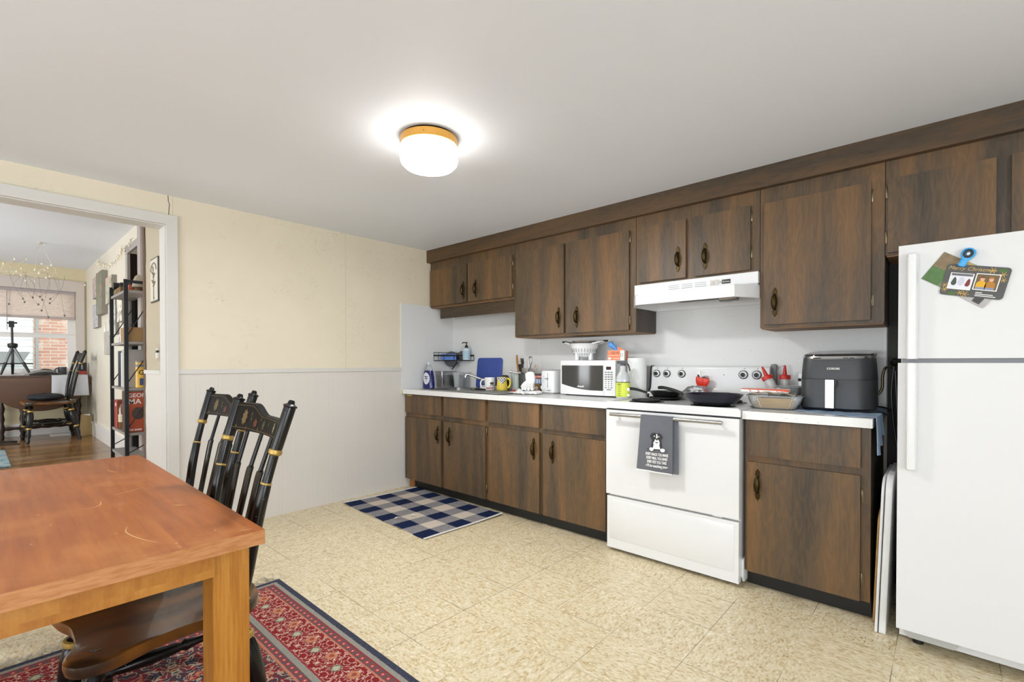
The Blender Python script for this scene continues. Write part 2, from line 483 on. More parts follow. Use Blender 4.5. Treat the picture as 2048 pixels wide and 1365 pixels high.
# ---------------------------------------------------------------- wall cabinets
YF, YD = -.306, -.325           # face frame, door front
def wall_cab(label, x0, x1, z0, doors, valance=None, depth=YF, side=None):
    off = ((x0 + x1) / 2, -.15, z0)
    t = thing('wall_cabinet', label, 'cabinet', off)
    obj('carcass', B(off).box(x0, x1, YF + .02, -.006, z0, 2.139), M_wood_side, t)
    obj('face_frame', B(off).box(x0 + .001, x1 - .001, YF, YF + .02, z0 + .0, 2.139, .002, 1), M_wood, t)
    obj('bottom_panel', B(off).box(x0 + .005, x1 - .005, YF + .01, -.008, z0 - .006, z0 + .0), M_wood_edge, t)
    for d in doors: cab_door(t, off, 'door', d[0], d[1], d[2], d[3], YD, pull=d[4], hinges=d[5])
    if valance: obj('valance', B(off).box(*valance, .004), M_woodx, t)
    return t
wall_cab('short dark walnut wall cabinet with two doors above the sink', .014, 1.125, 1.70,
         [(.03, .553, 1.712, 2.06, (.512, 1.824), ((.028, 2.0), (.028, 1.78))), (.571, 1.105, 1.712, 2.06, (.676, 1.822), ((1.107, 2.0), (1.107, 1.80)))],
         valance=(.118, 1.12, -.27, -.25, 1.592, 1.70))
wall_cab('tall dark walnut wall cabinet with two doors above toaster and microwave', 1.126, 2.221, 1.374,
         [(1.15, 1.634, 1.386, 2.06, (1.589, 1.506), ((1.148, 2.0), (1.148, 1.47))), (1.656, 2.175, 1.386, 2.06, (1.753, 1.501), ((2.177, 2.01), (2.177, 1.45)))])
wall_cab('short dark walnut wall cabinet with two doors above the range hood', 2.222, 2.986, 1.684,
         [(2.25, 2.566, 1.694, 2.058, (2.518, 1.813), ((2.248, 2.005), (2.248, 1.79))), (2.62, 2.94, 1.694, 2.058, (2.686, 1.808), ((2.943, 2.0), (2.943, 1.79)))])
wall_cab('single door dark walnut wall cabinet above the air fryer', 2.987, 3.545, 1.358,
         [(3.01, 3.492, 1.375, 2.052, (3.067, 1.497), ((3.495, 1.985), (3.495, 1.47)))])
wall_cab('wide dark walnut wall cabinet over the refrigerator', 3.546, 4.42, 1.684,
         [(3.556, 3.925, 1.694, 2.048, None, ((3.552, 1.99), (3.552, 1.77))), (3.971, 4.34, 1.694, 2.048, None, ())])
# dark niche wall beside the refrigerator
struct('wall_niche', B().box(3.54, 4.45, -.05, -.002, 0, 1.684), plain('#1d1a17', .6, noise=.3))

# ---------------------------------------------------------------- base cabinets + worktops
BF, BD = -.600, -.620
def base_cab(label, x0, x1, doors, drawers, toe=True):
    off = ((x0 + x1) / 2, -.3, 0)
    t = thing('base_cabinet', label, 'cabinet', off)
    b = B(off).box(x0, x0 + .018, BF + .02, -.01, .085, .875).box(x1 - .018, x1, BF + .02, -.01, .085, .875)
    b.box(x0 + .018, x1 - .018, BF + .02, -.01, .085, .103).box(x0 + .018, x1 - .018, -.022, -.01, .103, .875)
    obj('carcass', b, M_wood_side, t)
    obj('face_frame', B(off).box(x0, x1, BF, BF + .02, .085, .875, .002, 1), M_wood, t)
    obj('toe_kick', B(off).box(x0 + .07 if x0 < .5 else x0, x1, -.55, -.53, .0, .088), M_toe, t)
    for d in doors: cab_door(t, off, 'door', d[0], d[1], d[2], d[3], BD, pull=d[4], hinges=d[5])
    for d in drawers: cab_door(t, off, 'drawer', d[0], d[1], d[2], d[3], BD)
    return t
sink_cab = base_cab('two door dark walnut base cabinet under the sink', .018, 1.112,
         [(.03, .55, .088, .662, (.508, .539), ()), (.584, 1.09, .088, .662, (.66, .538), ((1.094, .62), (1.094, .17)))],
         [(.03, .55, .705, .868), (.584, 1.09, .705, .868)])
obj('corner_block', B(sink_cab.location).box(.02, .088, -.56, -.53, 0, .086, .003), plain('#a2683a', .6, noise=.2), sink_cab)
obj('latch_strike', B(sink_cab.location).prism([(.06, .855), (.14, .855), (.14, .872), (.06, .872)], -.624, -.6195, 'xz', .001), plain('#b39a60', .35, .8), sink_cab)
base_cab('two door dark walnut base cabinet between sink cabinet and stove', 1.113, 2.19,
         [(1.129, 1.634, .088, .665, (1.587, .546), ()), (1.671, 2.176, .088, .665, (1.757, .543), ())],
         [(1.129, 1.634, .70, .868), (1.671, 2.176, .70, .868)])
base_cab('narrow dark walnut base cabinet with one door right of the stove', 2.998, 3.523,
         [(3.012, 3.487, .088, .655, (3.063, .542), ((3.492, .56), (3.492, .18)))], [(3.012, 3.487, .688, .868)])
ZC = .917
SX0, SX1, SY0, SY1 = .20, 1.0, -.555, -.10       # sink cut-out
def counter_with_hole():
    b = B((1.1, -.32, .9)).prism([(-.645, .876), (-.012, .876), (-.012, ZC), (-.641, ZC), (-.645, ZC - .004)], 0, SX0, 'yz')
    b.prism([(-.645, .876), (-.012, .876), (-.012, ZC), (-.641, ZC), (-.645, ZC - .004)], SX1, 2.199, 'yz')
    b.prism([(-.645, .876), (SY0, .876), (SY0, ZC), (-.641, ZC), (-.645, ZC - .004)], SX0, SX1, 'yz')
    return b.box(SX0, SX1, SY1, -.012, .876, ZC)
o = obj('worktop', counter_with_hole(), M_counter, loc=(1.1, -.32, .9))
tag(o, 'long speckled white worktop running from the corner to the stove', 'countertop')
obj('edge_patch', B((1.1, -.32, .9)).box(.0, .028, -.6465, -.60, .8755, .915, .002), plain('#c9bca2', .6), o)
o = obj('worktop', B((3.26, -.32, .9)).box(2.995, 3.532, -.645, -.012, .874, .9155, .006), M_counter, loc=(3.26, -.32, .9))
tag(o, 'short speckled white worktop under the air fryer', 'countertop')
# ---------------------------------------------------------------- electric range
SO = (2.597, -.33, 0)
stove = thing('electric_stove', 'white freestanding electric coil stove between the base cabinets', 'stove', SO)
def S(): return B(SO)
SX_0, SX_1 = 2.206, 2.986
M_seam = plain('#8f9092', .5)
obj('body', S().box(SX_0 + .006, SX_1 - .002, -.625, -.05, .05, .886, .004), M_appl, stove)
obj('side_skirt', S().prism([(-.62, .14), (-.62, .05), (-.60, .018), (-.50, .018), (-.50, .14)], SX_1 - .002, 2.9965, 'yz', .002), M_appl, stove)
dr = obj('drawer', S().box(SX_0 + .006, SX_1 - .001, -.66, -.622, .022, .340, .010, 3), M_appl, stove)
obj('drawer_panel', S().prism([(2.228, .08), (2.962, .078), (2.962, .322), (2.228, .322)], -.6625, -.658, 'xz', .002), M_appl, dr)
obj('catch', S().cbox((2.875, -.645, .347), (.05, .01, .008), .002), M_white, dr)
door = obj('oven_door', S().box(SX_0, SX_1, -.662, -.626, .353, .873, .012, 3), M_appl, stove)
b = S().tube([(2.262, -.712, .852), (2.918, -.712, .852)], .0105, 14)
for x in (2.29, 2.89): b.tube([(x, -.712, .852), (x, -.66, .852)], .008, 10)
obj('handle', b, M_steel, door)
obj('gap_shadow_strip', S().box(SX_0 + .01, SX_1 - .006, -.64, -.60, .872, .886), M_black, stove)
top = obj('cooktop', S().box(SX_0 - .003, SX_1 + .006, -.668, -.055, .884, .921, .010, 3), M_appl, stove)
# raised rim round the cooking surface
obj('rim', S().tube([(2.215, -.655, .921), (2.98, -.655, .921), (2.98, -.12, .921), (2.215, -.12, .921)], .006, 8, True), M_appl, top)
def burner(x, y, r):
    bowl = obj('drip_pan', S().lathe([(r + .022, .9215), (r + .018, .924), (r - .005, .9215), (.02, .9213)], (x, y, 0), 36), M_black, stove)
    pts = []; turns = 3.6
    for i in range(130):
        t = i / 129; rr = .022 + (r - .022) * t; a = t * turns * 2 * PI
        pts.append((x + rr * math.cos(a), y + rr * math.sin(a), .931))
    obj('coil', S().tube(pts, .006, 6), M_iron, bowl)
BURN = [(2.395, -.50, .085), (2.79, -.48, .10), (2.395, -.235, .10), (2.79, -.23, .085)]
for q in BURN: burner(*q)
# backguard: forward-leaning panel with a curved foot
prof = [(-.045, .90), (-.13, .915), (-.128, .955), (-.105, .985), (-.10, 1.0), (-.088, 1.128), (-.08, 1.139), (-.045, 1.139)]
bgd = obj('control_panel', S().prism(prof, SX_0 + .022, SX_1 - .002, 'yz', .004), M_appl, stove)
edge = [(p[0], p[1]) for p in prof]
obj('end_cap', S().prism([(-.043, .905), (-.136, .92), (-.134, .957), (-.111, .987), (-.106, 1.001), (-.094, 1.131), (-.084, 1.144), (-.043, 1.144)], SX_0 + .014, SX_0 + .023, 'yz', .002), M_black, bgd)
M_ring = plain('#26282a', .35, .4, noise=.1)
for x, r in ((2.268, .026), (2.342, .026), (2.447, .026), (2.838, .027), (2.915, .027)):
    kb = obj('knob', B().lathe([(r, 0), (r, -.004), (r - .004, -.006)], n=28, axis='y'), M_ring, bgd, Vector((x, -.093, 1.088)) - Vector(SO))
    obj('dial', B().lathe([(r - .0045, -.006), (r - .006, -.009), (r * .62, -.011)], n=28, axis='y'), M_white, kb)
    b = B().lathe([(r * .50, -.010), (r * .46, -.022), (r * .3, -.023)], n=20, axis='y').box(-.003, .003, -.028, -.02, -r * .5, r * .5, .001)
    obj('grip', b, M_black, kb)
    text('number_mark', '0', .010, M_black, bgd, Vector((x + .004, -.0905, 1.125)) - Vector(SO), (PI / 2 - .09, 0, 0))
obj('pilot_lamp', S().lathe([(.003, 0), (.002, -.003)], (2.72, -.0915, 1.085), 10, 'y'), M_black, bgd)
for x in (2.26, 2.94):
    for y in (-.58, -.12): obj('foot', S().lathe([(.016, 0), (.018, .006), (.012, .012), (.012, .055)], (x, y, 0), 12), plain('#4a2f28', .6), stove)

# ---------------------------------------------------------------- range hood
HO = (2.6, -.2, 1.6)
hood = thing('range_hood', 'white sheet metal range hood under the short wall cabinet', 'range hood', HO)
def Hh(): return B(HO)
obj('body', Hh().box(2.224, 2.984, -.335, -.01, 1.605, 1.6775, .003), M_white, hood)
pl_t = [(2.224, -.335), (2.224, -.01), (2.984, -.01), (2.984, -.335)]
lo = [(2.224, -.345), (2.31, -.485), (2.905, -.485), (2.984, -.345), (2.984, -.012), (2.224, -.012)]
hi = [(2.224, -.337), (2.245, -.345), (2.965, -.345), (2.984, -.337), (2.984, -.012), (2.224, -.012)]
b = Hh(); n = len(lo)
ringz = [(lo, 1.528), (lo, 1.588), (hi, 1.612)]
V = [[b.bm.verts.new(Vector((x, y, z)) - b.o) for x, y in r] for r, z in ringz]
for p, q in zip(V, V[1:]):
    for i in range(n): b.bm.faces.new((p[i], p[(i + 1) % n], q[(i + 1) % n], q[i]))
inner = [(2.24, -.335), (2.318, -.468), (2.898, -.468), (2.968, -.335), (2.968, -.028), (2.24, -.028)]
W = [b.bm.verts.new(Vector((x, y, 1.528)) - b.o) for x, y in inner]; W2 = [b.bm.verts.new(Vector((x, y, 1.60)) - b.o) for x, y in inner]
for i in range(n):
    b.bm.faces.new((V[0][(i + 1) % n], V[0][i], W[i], W[(i + 1) % n])); b.bm.faces.new((W[(i + 1) % n], W[i], W2[i], W2[(i + 1) % n]))
b.bm.faces.new(W2); bmesh.ops.recalc_face_normals(b.bm, faces=b.bm.faces[:])
obj('canopy', b, M_white, hood)
b = Hh()
for x0 in (2.462, 2.545, 2.628):
    for z in (1.626, 1.637, 1.648): b.box(x0, x0 + .068, -.3362, -.334, z, z + .003)
obj('vent_slots', b, plain('#9c9d9f', .5), hood)
sp = obj('switch_plate', Hh().prism([(2.722, 1.624), (2.772, 1.624), (2.772, 1.655), (2.722, 1.655)], -.337, -.335, 'xz', .0005), plain('#cfc9c0', .4), hood)
for x in (2.737, 2.777): obj('switch', Hh().lathe([(.007, 0), (.006, -.008)], (x, -.337, 1.64), 12, 'y'), M_chrome, hood)
pl = obj('badge', Hh().prism([(2.788, 1.627), (2.836, 1.627), (2.836, 1.652), (2.788, 1.652)], -.3375, -.335, 'xz', .0005), plain('#3a3026', .4), hood)
obj('script_lettering', Hh().tube([(2.793 + .0016 * k, -.338, 1.6385 + (.0065 if k == 1 else -.006 if k == 3 else .0035 * math.sin(k * 2.1))) for k in range(25)], .0009, 5), M_white, pl)
obj('filter', Hh().box(2.45, 2.72, -.36, -.12, 1.565, 1.575), plain('#3a3a38', .5, .5, noise=.3), hood)
b = Hh().lathe([(.03, -.05), (.034, 0), (.03, .05)], (2.80, -.25, 1.56), 16, 'x').tube([(2.83, -.36, 1.56), (2.86, -.25, 1.55), (2.82, -.15, 1.55)], .004, 6)
obj('bulb_holder', b, M_steel, hood)

# ---------------------------------------------------------------- refrigerator
FO = (4.0, -.4, 0)
fr = thing('refrigerator', 'white top freezer refrigerator with Christmas card clipped on its door', 'refrigerator', FO)
def F(): return B(FO)
FX0, FX1 = 3.625, 4.385
M_fr = (lambda g: (g.bump(g.noise(g.objc(), 260, 2), .10, .0006), g.done(g.mul(lin('#dadada'), g.noise(g.objc(), 3, 2) * .02 + .98), .42, spec=.35))[1])(G('pebbled_white_enamel'))
obj('body', F().box(FX0 + .006, FX1 - .006, -.70, -.06, .03, 1.632, .01), M_fr, fr)
obj('seam_strip', F().box(FX0 + .012, FX1 - .012, -.755, -.70, 1.155, 1.18), plain('#8d8e90', .5), fr)
def fdoor(z0, z1, zh0, zh1, up):
    d = obj('door', F().box(FX0, FX1, -.78, -.708, z0, z1, .011, 3), M_fr, fr)
    # tall bowed handle along the hinge-free edge
    c = (zh0 + zh1) / 2
    b = F(); prof = [(-.019, 0), (-.0175, -.012), (-.012, -.021), (0, -.025), (.012, -.021), (.0175, -.012), (.019, 0)]
    zs = [zh0, zh0 + .004, zh0 + .02, zh1 - .02, zh1 - .004, zh1]
    k = [.7, .95, 1, 1, .95, .7]
    if up: k[0] = k[1] = .98
    else: k[4] = k[5] = .98
    R = [[b.bm.verts.new(Vector((3.668 + x * s_, -.779 + y * (s_ if s_ < .9 else 1) - .012, z)) - b.o) for x, y in prof] + [b.bm.verts.new(Vector((3.668 + x, -.778, z)) - b.o) for x in (.019 * s_, -.019 * s_)] for z, s_ in zip(zs, k)]
    m = len(R[0])
    for p, q in zip(R, R[1:]):
        for i in range(m): b.bm.faces.new((p[i], p[(i + 1) % m], q[(i + 1) % m], q[i]))
    b.bm.faces.new(R[0]); b.bm.faces.new(R[-1]); bmesh.ops.recalc_face_normals(b.bm, faces=b.bm.faces[:])
    obj('handle', b, M_appl, d)
fdoor(1.180, 1.632, 1.178, 1.594, True)
fdoor(.088, 1.162, .738, 1.162, False)
obj('toe_grille', F().prism([(3.66, .035), (3.80, .035), (3.83, .085), (3.63, .085)], -.72, -.70, 'xz', .003), plain('#b9b9b7', .5), fr)
for x in (3.69, 4.32): obj('foot', F().lathe([(.018, 0), (.018, .035)], (x, -.66, 0), 12), M_black, fr)

# ---------------------------------------------------------------- dining table
TX0, TX1, TY0, TY1 = 1.048, 2.505, -3.70, -2.788
TO = ((TX0 + TX1) / 2, (TY0 + TY1) / 2, 0)
table = thing('dining_table', 'worn orange-brown wooden dining table with thick square legs', 'table', TO)
def mk_table(name, top):
    g = G(name); p = g.objc(); x, y, z = g.xyz(p)
    if top:
        fl = (y * 7.0).floor(); off = g.white(g.vec(fl, 1.0, 0.))
        v = g.vec(x * 1.6 + off * 7, y * 22 + fl, z)
        n = g.noise(v, 2.2, 4, .6); tone = g.noise(g.vec(x * 1.4 + off * 9, fl * 3., 0.), 1.3, 2)
        cl = g.ramp(n * .5 + tone * .5, [(.3, '#8a4614'), (.5, '#a5581a'), (.68, '#ba6c28')])
        worn = g.step(g.noise(p, 3.1, 4, .6), .50, .66)
        cl = g.mix(worn * .4, cl, '#c8864a')
        sv = g.vec(x * 2.2 + y * 3., y * 11. - x * 4., z)
        scr = g.step((g.noise(sv, 2.6, 2, .4, 1.2) - .5).abs(), .0, .0028); gate = g.step(g.noise(p, 5.4, 2), .60, .66)
        cl = g.mix((1 - scr) * gate * .8, cl, '#e2b886')
        dots = (g.voro(p, 26) < .07) * (g.noise(p, 3.2, 1) > .56)
        cl = g.mix(dots * .8, cl, '#dcb58a')
        nz_ = g.xyz(E(g, g.node('ShaderNodeNewGeometry').outputs['Normal']))[2]
        cl = g.mix(g.step(nz_, .75, .35), cl, g.ramp(g.noise(g.vec(x * 3, y * 3, z * 20), 9, 4), [(.35, '#b0723f'), (.65, '#c48a58')]))   # bare worn edge
        return g.done(cl, g.noise(p, 3, 3) * .2 + .33, coat=.06)
    blk = g.white(g.vec((x * 3.1 + y * 4.3).floor(), (z * 12).floor(), 0.))
    n = g.noise(g.vec(x * 4 + y * 4 + blk * 5, z * 2.4, y), 7, 4, .6)
    m = g.noise(g.vec((x + y) * 55, z * 4, 0.), 3.2, 3)
    cl = g.ramp(n * .65 + blk * .2 + m * .15, [(.3, '#91571b'), (.5, '#ad7028'), (.7, '#c18739')])
    return g.done(cl, .32, coat=.2)
def mk_leg():
    g = G('honey_wood_leg'); p = g.objc(); x, y, z = g.xyz(p)
    n = g.noise(g.vec(x * 9, y * 9, z * .8), 3.0, 4, .6); m = g.noise(g.vec(x * 60, y * 60, z * 3.), 3, 3)
    return g.done(g.ramp(n * .6 + m * .4, [(.3, '#955c1e'), (.5, '#b2762b'), (.7, '#c78f40')]), .32, coat=.2)
M_ttop = mk_table('worn_cherry_tabletop', True); M_apron = mk_table('honey_wood_apron', False); M_leg = mk_leg()
def T(): return B(TO)
obj('tabletop', T().box(TX0, TX1, TY0, TY1, .711, .746, .008, 3), M_ttop, table)
tt = table.children[0]
for L in ([(1.821, -2.987), (1.801, -2.945), (1.774, -2.901)], [(2.093, -2.893), (2.097, -2.877), (2.114, -2.861)], [(2.10, -2.885), (2.112, -2.872)], [(2.225, -3.016), (2.273, -3.026), (2.346, -3.014), (2.417, -2.989)], [(2.260, -3.046), (2.267, -3.041)], [(1.945, -3.073), (1.947, -3.052), (1.925, -3.032), (1.879, -3.025)], [(2.468, -2.835), (2.477, -2.808)], [(1.351, -2.942), (1.422, -2.923)]):
    L = smooth_pts([(x, y, .7462) for x, y in L], 5); m_ = len(L)
    obj('scratch', T().tube(L, [.0003 + .0011 * math.sin(PI * (k + .5) / m_) for k in range(m_)], 4, flat=.3), plain('#d9ac78', .6), tt)
for (x0, x1, y0, y1) in ((TX0 + .12, TX1 - .12, TY1 - .035, TY1 - .055), (TX0 + .12, TX1 - .12, TY0 + .055, TY0 + .035), (TX1 - .06, TX1 - .04, TY0 + .1, TY1 - .1), (TX0 + .04, TX0 + .06, TY0 + .1, TY1 - .1)):
    obj('apron', T().box(min(x0, x1), max(x0, x1), min(y0, y1), max(y0, y1), .648, .711, .002), M_apron, table)
for x in (TX0 + .045, TX1 - .126):
    for y in (TY0 + .022, TY1 - .103):
        obj('leg', T().box(x, x + .081, y, y + .081, .006, .711, .004), M_leg, table)

# ---------------------------------------------------------------- stencilled black chairs
M_blk = (lambda g: g.done(g.mix((g.voro(g.objc(), 55) < .06) * (g.noise(g.objc(), 9, 2) > .55), '#0b0a0a', '#9a8c74'), .26, spec=.4))(G('worn_black_lacquer'))
M_gold = plain('#b0934f', .42, .5, noise=.2)
M_goldp = plain('#6b5733', .6, .2, noise=.25); M_red = plain('#5f3019', .65, noise=.25); M_pale = plain('#8f8668', .6, noise=.2); M_green = plain('#3f3c24', .6, noise=.25)
def mk_seat():
    g = G('worn_stained_seat'); p = g.objc(); x, y, z = g.xyz(p)
    n = g.noise(g.vec(x * 7, y * 2.2, z), 1.8, 4, .6); worn = g.step(g.noise(g.vec(x * 4, y * 1.6, z + 2), 2.3, 3), .38, .66)
    cl = g.mix(worn, '#2b1d10', '#6b4218'); cl = g.mul(cl, n * .7 + .6)
    rim = g.step((x * x * 18 + y * y * 16), .75, 1.05)
    cl = g.mix(rim * worn * .55, cl, '#a86c2a')
    return g.done(cl, .3, coat=.3)
M_seat = mk_seat()
def seat_outline():
    half = [(0, -.19), (.06, -.193), (.12, -.215), (.18, -.225), (.222, -.195), (.225, -.14), (.20, -.07), (.186, 0), (.192, .08), (.205, .14), (.195, .19), (.14, .215), (.06, .222), (0, .223)]
    pts = half + [(-x, y) for x, y in half[-2:0:-1]]
    return [(p.x, p.y) for p in smooth_pts([(x, y, 0) for x, y in pts], 3, True)]
def chair_proto():
    """front faces -y; back posts lean to +y"""
    t = thing('dining_chair', 'x', 'chair', (0, 0, 0), 0, 'black stencilled dining chairs')
    out = seat_outline(); n = len(out); b = B()
    def zt(x, y, k):
        dish = -.020 * (1 - (x / .24) ** 2) * (1 - ((y - .02) / .26) ** 2) * (k < .999)
        front = -.018 * max(0., (-y - .10) / .12) ** 1.5 * max(0., math.cos(x / .15 * PI / 2)) + .012 * max(0, (y - .1) / .12)
        return .456 + dish + front
    rings = []
    for k in (.25, .5, .75, .9, .97): rings.append([b.bm.verts.new((x * k, y * k, zt(x * k, y * k, k))) for x, y in out])
    for k, dz in ((1, -.007), (1.005, -.02), (.985, -.036), (.94, -.042)): rings.append([b.bm.verts.new((x * k, y * k, zt(x, y, 1) + dz)) for x, y in out])
    c0 = b.bm.verts.new((0, 0, zt(0, 0, 0))); c1 = b.bm.verts.new((0, 0, .412))
    for i in range(n):
        b.bm.faces.new((c0, rings[0][i], rings[0][(i + 1) % n])); b.bm.faces.new((c1, rings[-1][(i + 1) % n], rings[-1][i]))
        for p, q in zip(rings, rings[1:]): b.bm.faces.new((p[i], q[i], q[(i + 1) % n], p[(i + 1) % n]))
    obj('seat', b, M_seat, t)
    # back: posts, crest, spindles.  P(u, h): u across, h height
    zb, ztp = .452, 1.044
    def Y(h): 
        q = (h - zb) / (ztp - zb); return .165 + .125 * q + .02 * math.sin(q * PI) * -1
    def X(s, h):
        q = (h - zb) / (ztp - zb); return s * (.178 + .041 * q)
    for s in (-1, 1):
        hs = [zb - .03, zb + .05, zb + .09, zb + .16, zb + .24, .74, .79, .80, .88, .90, 1.02]
        rr = [.010, .0115, .0145, .0165, .0170, .0165, .0155, .0135, .0132, .0172, .0178]
        post = obj('post', B().tube([(X(s, h), Y(h), h) for h in hs], rr, 16), M_blk, t)
        d = Vector((X(s, 1.0) - X(s, .9), Y(1.0) - Y(.9), .1)).normalized()
        q = Vector((0, 0, 1)).rotation_difference(d).to_euler()
        fin = obj('finial', B().lathe([(.0175, 0), (.0205, .003), (.0205, .007), (.011, .012), (.0095, .019), (.007, .023), (.002, .024)], n=18), M_blk, post, (X(s, 1.02), Y(1.02), 1.02), q)
        for h, r, hh in ((.889, .0198, .010), (.797, .0168, .0045), (zb + .012, .0145, .006)):
            obj('gold_ring', B().lathe([(r - .006, -hh), (r - .001, -hh * .6), (r, 0), (r - .001, hh * .6), (r - .006, hh)], n=18), M_gold, post, (X(s, h), Y(h), h), q)
    # crest: bowed board, tall on the sitter-facing left, dropping in an S to the right
    zc0 = .921
    def bow(u): return .03 * (1 - u * u)
    def ctop(u):
        k = (u + 1) / 2
        e = min(1, max(0, (k - .24) / .26)); e = e * e * (3 - 2 * e)
        return 1.013 - .036 * e - .006 * max(0, k - .5)
    def crest(d):
        def f(i, j):
            u = -1 + 2 * i; h = zc0 + (ctop(u) - zc0) * j
            return (X(1, h) * u, Y(h) + bow(u) + d, h)
        return f
    b = B(); nu = 30
    A = [[b.bm.verts.new(crest(d)(i / nu, j)) for j in (0, .33, .66, 1)] for i in range(nu + 1) for d in (-.009,)]
    Bk = [[b.bm.verts.new(crest(d)(i / nu, j)) for j in (0, .33, .66, 1)] for i in range(nu + 1) for d in (.013,)]
    for i in range(nu):
        for j in range(3):
            b.bm.faces.new((A[i][j], A[i + 1][j], A[i + 1][j + 1], A[i][j + 1])); b.bm.faces.new((Bk[i][j], Bk[i][j + 1], Bk[i + 1][j + 1], Bk[i + 1][j]))
        b.bm.faces.new((A[i][3], A[i + 1][3], Bk[i + 1][3], Bk[i][3])); b.bm.faces.new((A[i][0], Bk[i][0], Bk[i + 1][0], A[i + 1][0]))
    bmesh.ops.recalc_face_normals(b.bm, faces=b.bm.faces[:])
    cr = obj('crest_rail', b, plain('#100d0b', .5, noise=.2, spec=.18), t)
    fr_ = crest(-.0098)
    b = B(); m = 26
    for (fn) in (lambda i: fr_(.05 + .9 * i / m, .10), lambda i: fr_(.05 + .9 * i / m, .92)):
        b.tube([fn(i) for i in range(m + 1)], .0011, 5)
    obj('gold_line', b, M_goldp, cr)
    def motif(name, u0, h0, pts, mt):
        b = B(); vs = []
        for px, pz in pts:
            h = h0 + pz; u = u0 + px / .2
            vs.append(b.bm.verts.new((X(1, h) * u, Y(h) + bow(u) - .0102, h)))
        c = b.bm.verts.new((X(1, h0) * u0, Y(h0) + bow(u0) - .0104, h0))
        for i in range(len(vs)): b.bm.faces.new((c, vs[i], vs[(i + 1) % len(vs)]))
        obj(name, b, mt, cr)
    def star(rx, rz, k, inn, ph=0): return [((rx if i % 2 == 0 else rx * inn) * math.cos(PI * i / k + ph), (rz if i % 2 == 0 else rz * inn) * math.sin(PI * i / k + ph)) for i in range(2 * k)]
    motif('gold_leaf', -.62, .966, star(.016, .030, 9, .68), M_goldp)
    motif('leaf_core', -.62, .964, star(.007, .017, 6, .7), M_green)
    motif('red_flower', -.24, .950, star(.016, .017, 7, .6, .3), M_red)
    motif('small_leaf', .08, .949, star(.013, .019, 8, .65), M_green)
    motif('gold_leaf', .60, .950, star(.009, .020, 6, .6), M_pale)
    for k, (u, h) in enumerate(((-.42, .978), (-.40, .962), (-.05, .965), (-.8, .935), (-.5, .930), (-.1, .932), (.3, .955))):
        motif('gold_sprig', u, h, star(.004, .009, 4, .5), M_goldp)
    for u in (-.5, 0, .5):
        def sp(h): return (X(1, h) * u * (.85 + .15 * (h - zb) / .47), Y(h) + bow(u) * min(1, (h - zb) / .47) , h)
        b = B()
        b.tube([sp(h) for h in (zb - .02, zb + .05)], [.009, .010], 8)
        Rg = []
        for h, wd in ((zb + .045, .008), (zb + .065, .0170), (.795, .0195), (.812, .0195), (.818, .006)):
            c_ = sp(h); Rg.append([(c_[0] + q * wd, c_[1] + e * .006, c_[2]) for q, e in ((-1, -.5), (-.7, -1), (.7, -1), (1, -.5), (1, .5), (.7, 1), (-.7, 1), (-1, .5))])
        Rv = [[b.bm.verts.new(p) for p in r] for r in Rg]
        for p, q in zip(Rv, Rv[1:]):
            for i in range(8): b.bm.faces.new((p[i], p[(i + 1) % 8], q[(i + 1) % 8], q[i]))
        b.bm.faces.new(Rv[0]); b.bm.faces.new(Rv[-1]); bmesh.ops.recalc_face_normals(b.bm, faces=b.bm.faces[:])
        b.tube([sp(h) for h in (.81, .93)], [.007, .0065], 10)
        obj('spindle', b, M_blk, t)
    # turned legs and stretchers
    prof = [(.45, .013), (.415, .013), (.40, .017), (.385, .024), (.37, .015), (.365, .015), (.355, .027), (.345, .0275), (.34, .018), (.33, .026), (.30, .031), (.25, .031), (.20, .025), (.17, .019), (.165, .024), (.155, .024), (.15, .018), (.08, .021), (.045, .013), (.03, .019), (.0, .014)]
    feet = {}
    for sx in (-1, 1):
        for fy in (-1, 1):
            tp = Vector((sx * .155, -.165 if fy < 0 else .15, .43)); ft = Vector((sx * .215, -.20 if fy < 0 else .235, .004))
            feet[(sx, fy)] = (tp, ft)
            pos = lambda h: tp.lerp(ft, (tp.z - h) / (tp.z - ft.z))
            lg = obj('leg', B().tube([pos(h) for h, r in prof], [r for h, r in prof], 16), M_blk, t)
            q = Vector((0, 0, 1)).rotation_difference((tp - ft).normalized()).to_euler()
            for h, r in ((.350, .029), (.16, .0255)): obj('gold_ring', B().lathe([(r - .006, -.010), (r - .001, -.007), (r, 0), (r - .001, .007), (r - .006, .010)], n=18), M_gold, lg, pos(h), q)
    def str_(a, c, h1, h2):
        p1 = feet[a][0].lerp(feet[a][1], (.43 - h1) / .426); p2 = feet[c][0].lerp(feet[c][1], (.43 - h2) / .426)
        rs = [(.0, .010), (.12, .011), (.2, .016), (.24, .020), (.27, .013), (.32, .017), (.5, .0225), (.68, .017), (.73, .013), (.76, .020), (.8, .016), (.88, .011), (1, .010)]
        obj('stretcher', B().tube([p1.lerp(p2, k) for k, r in rs], [r for k, r in rs], 14), M_blk, t)
    str_((-1, -1), (-1, 1), .21, .21); str_((1, -1), (1, 1), .21, .21); str_((-1, -1), (1, -1), .25, .25); str_((-1, -1), (1, -1), .14, .14)
    return t
chair = chair_proto()
chair['label'] = 'black dining chair at the near corner of the wooden table'
chair.location = (2.068, -2.915, .007)
c2 = copy_tree(chair); c2.location = (1.465, -2.815, .007); c2.rotation_euler = (0, 0, math.radians(4))
c2['label'] = 'black dining chair farther along the table, behind the near one'

